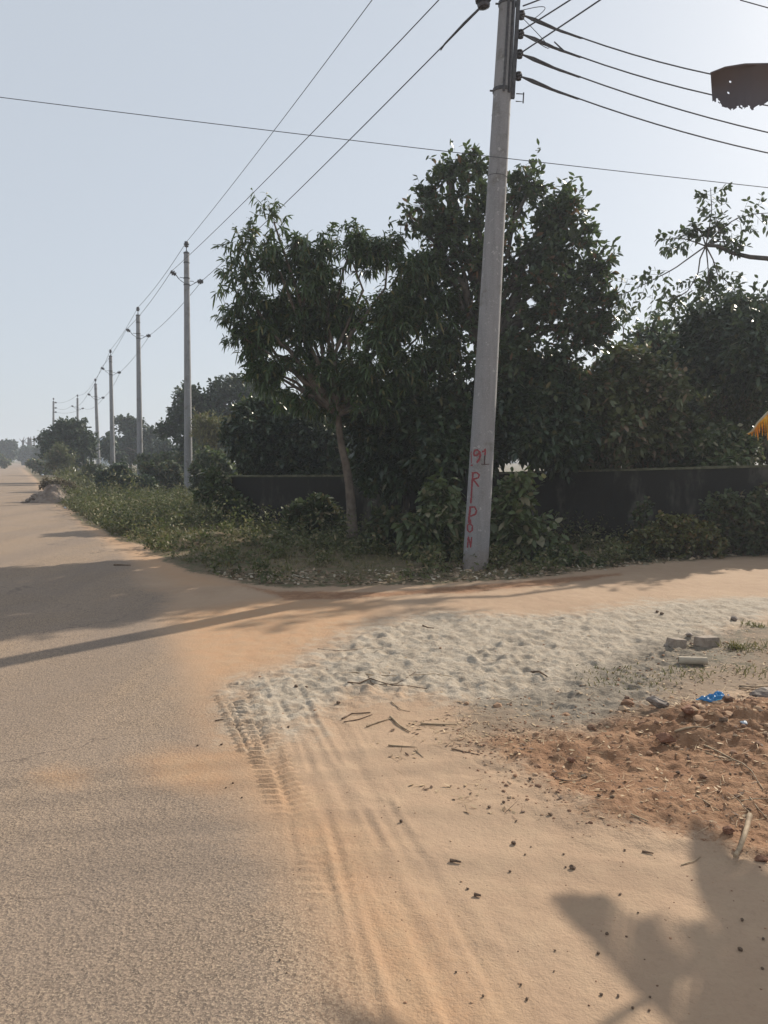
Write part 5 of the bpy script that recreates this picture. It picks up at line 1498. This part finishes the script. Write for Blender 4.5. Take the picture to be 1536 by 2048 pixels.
# brown torn leaf seen at the top right
Yb = 4.3
def brown():
    top_e = [(1421, 147), (1450, 136), (1490, 130), (1540, 130), (1600, 134), (1680, 150)]
    bot_e = [(1424, 203), (1450, 216), (1490, 219), (1540, 207), (1600, 215), (1680, 225)]
    mb = MB(); nU, nV = 70, 26
    tx = np.array(top_e, float); bx_ = np.array(bot_e, float)
    V = []
    for i in range(nU):
        u = i / (nU - 1); x = 1421 + u * 259
        ty = np.interp(x, tx[:, 0], tx[:, 1]); by_ = np.interp(x, bx_[:, 0], bx_[:, 1]) + 3 * math.sin(x * .13) + 2 * math.sin(x * .31)+random.uniform(-1.5,1.5)
        for j in range(nV):
            v = j / (nV - 1)
            V.append(at(x + (4 * v if i == 0 else 0), ty + (by_ - ty) * v, Yb + .05 * math.sin(v * 2.4) + .02 * math.sin(u * 9 + v * 2)))
    Fc = []
    for i in range(nU - 1):
        for j in range(nV - 1):
            vv = j / nV
            if vv > .85 and random.random() < .08: continue
            if (i, j) in ((10, 8), (9, 15)) or (i, j) in ((3, 22), (3, 23), (4, 23)): continue
            if j == nV - 2 and random.random() < .2: continue
            a = i * nV + j; Fc.append((a, a + nV, a + nV + 1, a + 1))
    mb.add(V, Fc)
    rib = [at(x, y - 1, Yb) for x, y in top_e]
    mb.tube(rib, [.004, .005, .006, .008, .009, .011], 6, mi=1)
    return mb, rib
mb, rib = brown()
mb.build('dead_leaf', [M['ban_brown'], M['ban_brown']], br)
mb = MB(); mb.tube([btop, btop + np.array([-.05, -.1, .9]), btop + np.array([-.4, -.5, 1.75]), rib[-1]], [.03, .025, .018, .011], 8)
mb.build('leaf_stalk', M['midrib'], br, smooth=True)
# orange dry leaf
Yo = 4.1
mb = MB()
tp = [(1493, 868), (1505, 862), (1515, 846), (1536, 825), (1580, 800), (1650, 790)]
rib = [at(x, y, Yo) for x, y in tp]
mb.tube(rib, [.002, .004, .005, .007, .009, .012], 6, mi=1)
tx = np.array(tp, float)
for i in range(44):
    x0 = 1495 + i * 2.6; x1 = x0 + 2.9
    y0, y1 = np.interp([x0, x1], tx[:, 0], tx[:, 1])
    ln = np.interp(x0, [1495, 1506, 1512, 1525, 1536, 1600], [3, 14, 36, 45, 60, 90]) * random.uniform(.55, 1.05)
    lean_ = random.uniform(-3, 4)
    V = []
    for v in (0, .35, .7, 1):
        z = Yo + random.uniform(-.01, .01) + .05 * v
        w_ = 1 - .75 * v ** 2
        xm = (x0 + x1) / 2 + lean_ * v
        V += [at(xm - (x1 - x0) / 2 * w_, y0 + ln * v, z), at(xm + (x1 - x0) / 2 * w_, y1 + ln * v, z)]
    mb.add(V, [(0, 1, 3, 2), (2, 3, 5, 4), (4, 5, 7, 6)])
mb.build('dry_leaf', [M['ban_orange'], M['midrib']], br)
mb = MB(); mb.tube([rib[-1], (rib[-1] + btop) / 2 + np.array([0, 0, .1]), btop - np.array([0, 0, .1])], [.012, .018, .03], 8)
mb.build('leaf_stalk', M['midrib'], br, smooth=True)

# ------------------------------------------------------------------ haze
m = bpy.data.materials.new('haze'); m.use_nodes = True
nt = m.node_tree; nt.nodes.clear()
o_ = nt.nodes.new('ShaderNodeOutputMaterial'); pv = nt.nodes.new('ShaderNodeVolumePrincipled')
pv.inputs['Color'].default_value = (0.80, 0.88, 1.0, 1); pv.inputs['Density'].default_value = 0.0015; pv.inputs['Anisotropy'].default_value = 0.3
nt.links.new(pv.outputs[0], o_.inputs['Volume'])
mb = MB(); mb.box((0, 430, 6.5), (1500, 1000, 15))
o = mb.build('haze', m, None); o['kind'] = 'stuff'; o['label'] = 'thin pale haze over the fields and road'; o['category'] = 'haze'
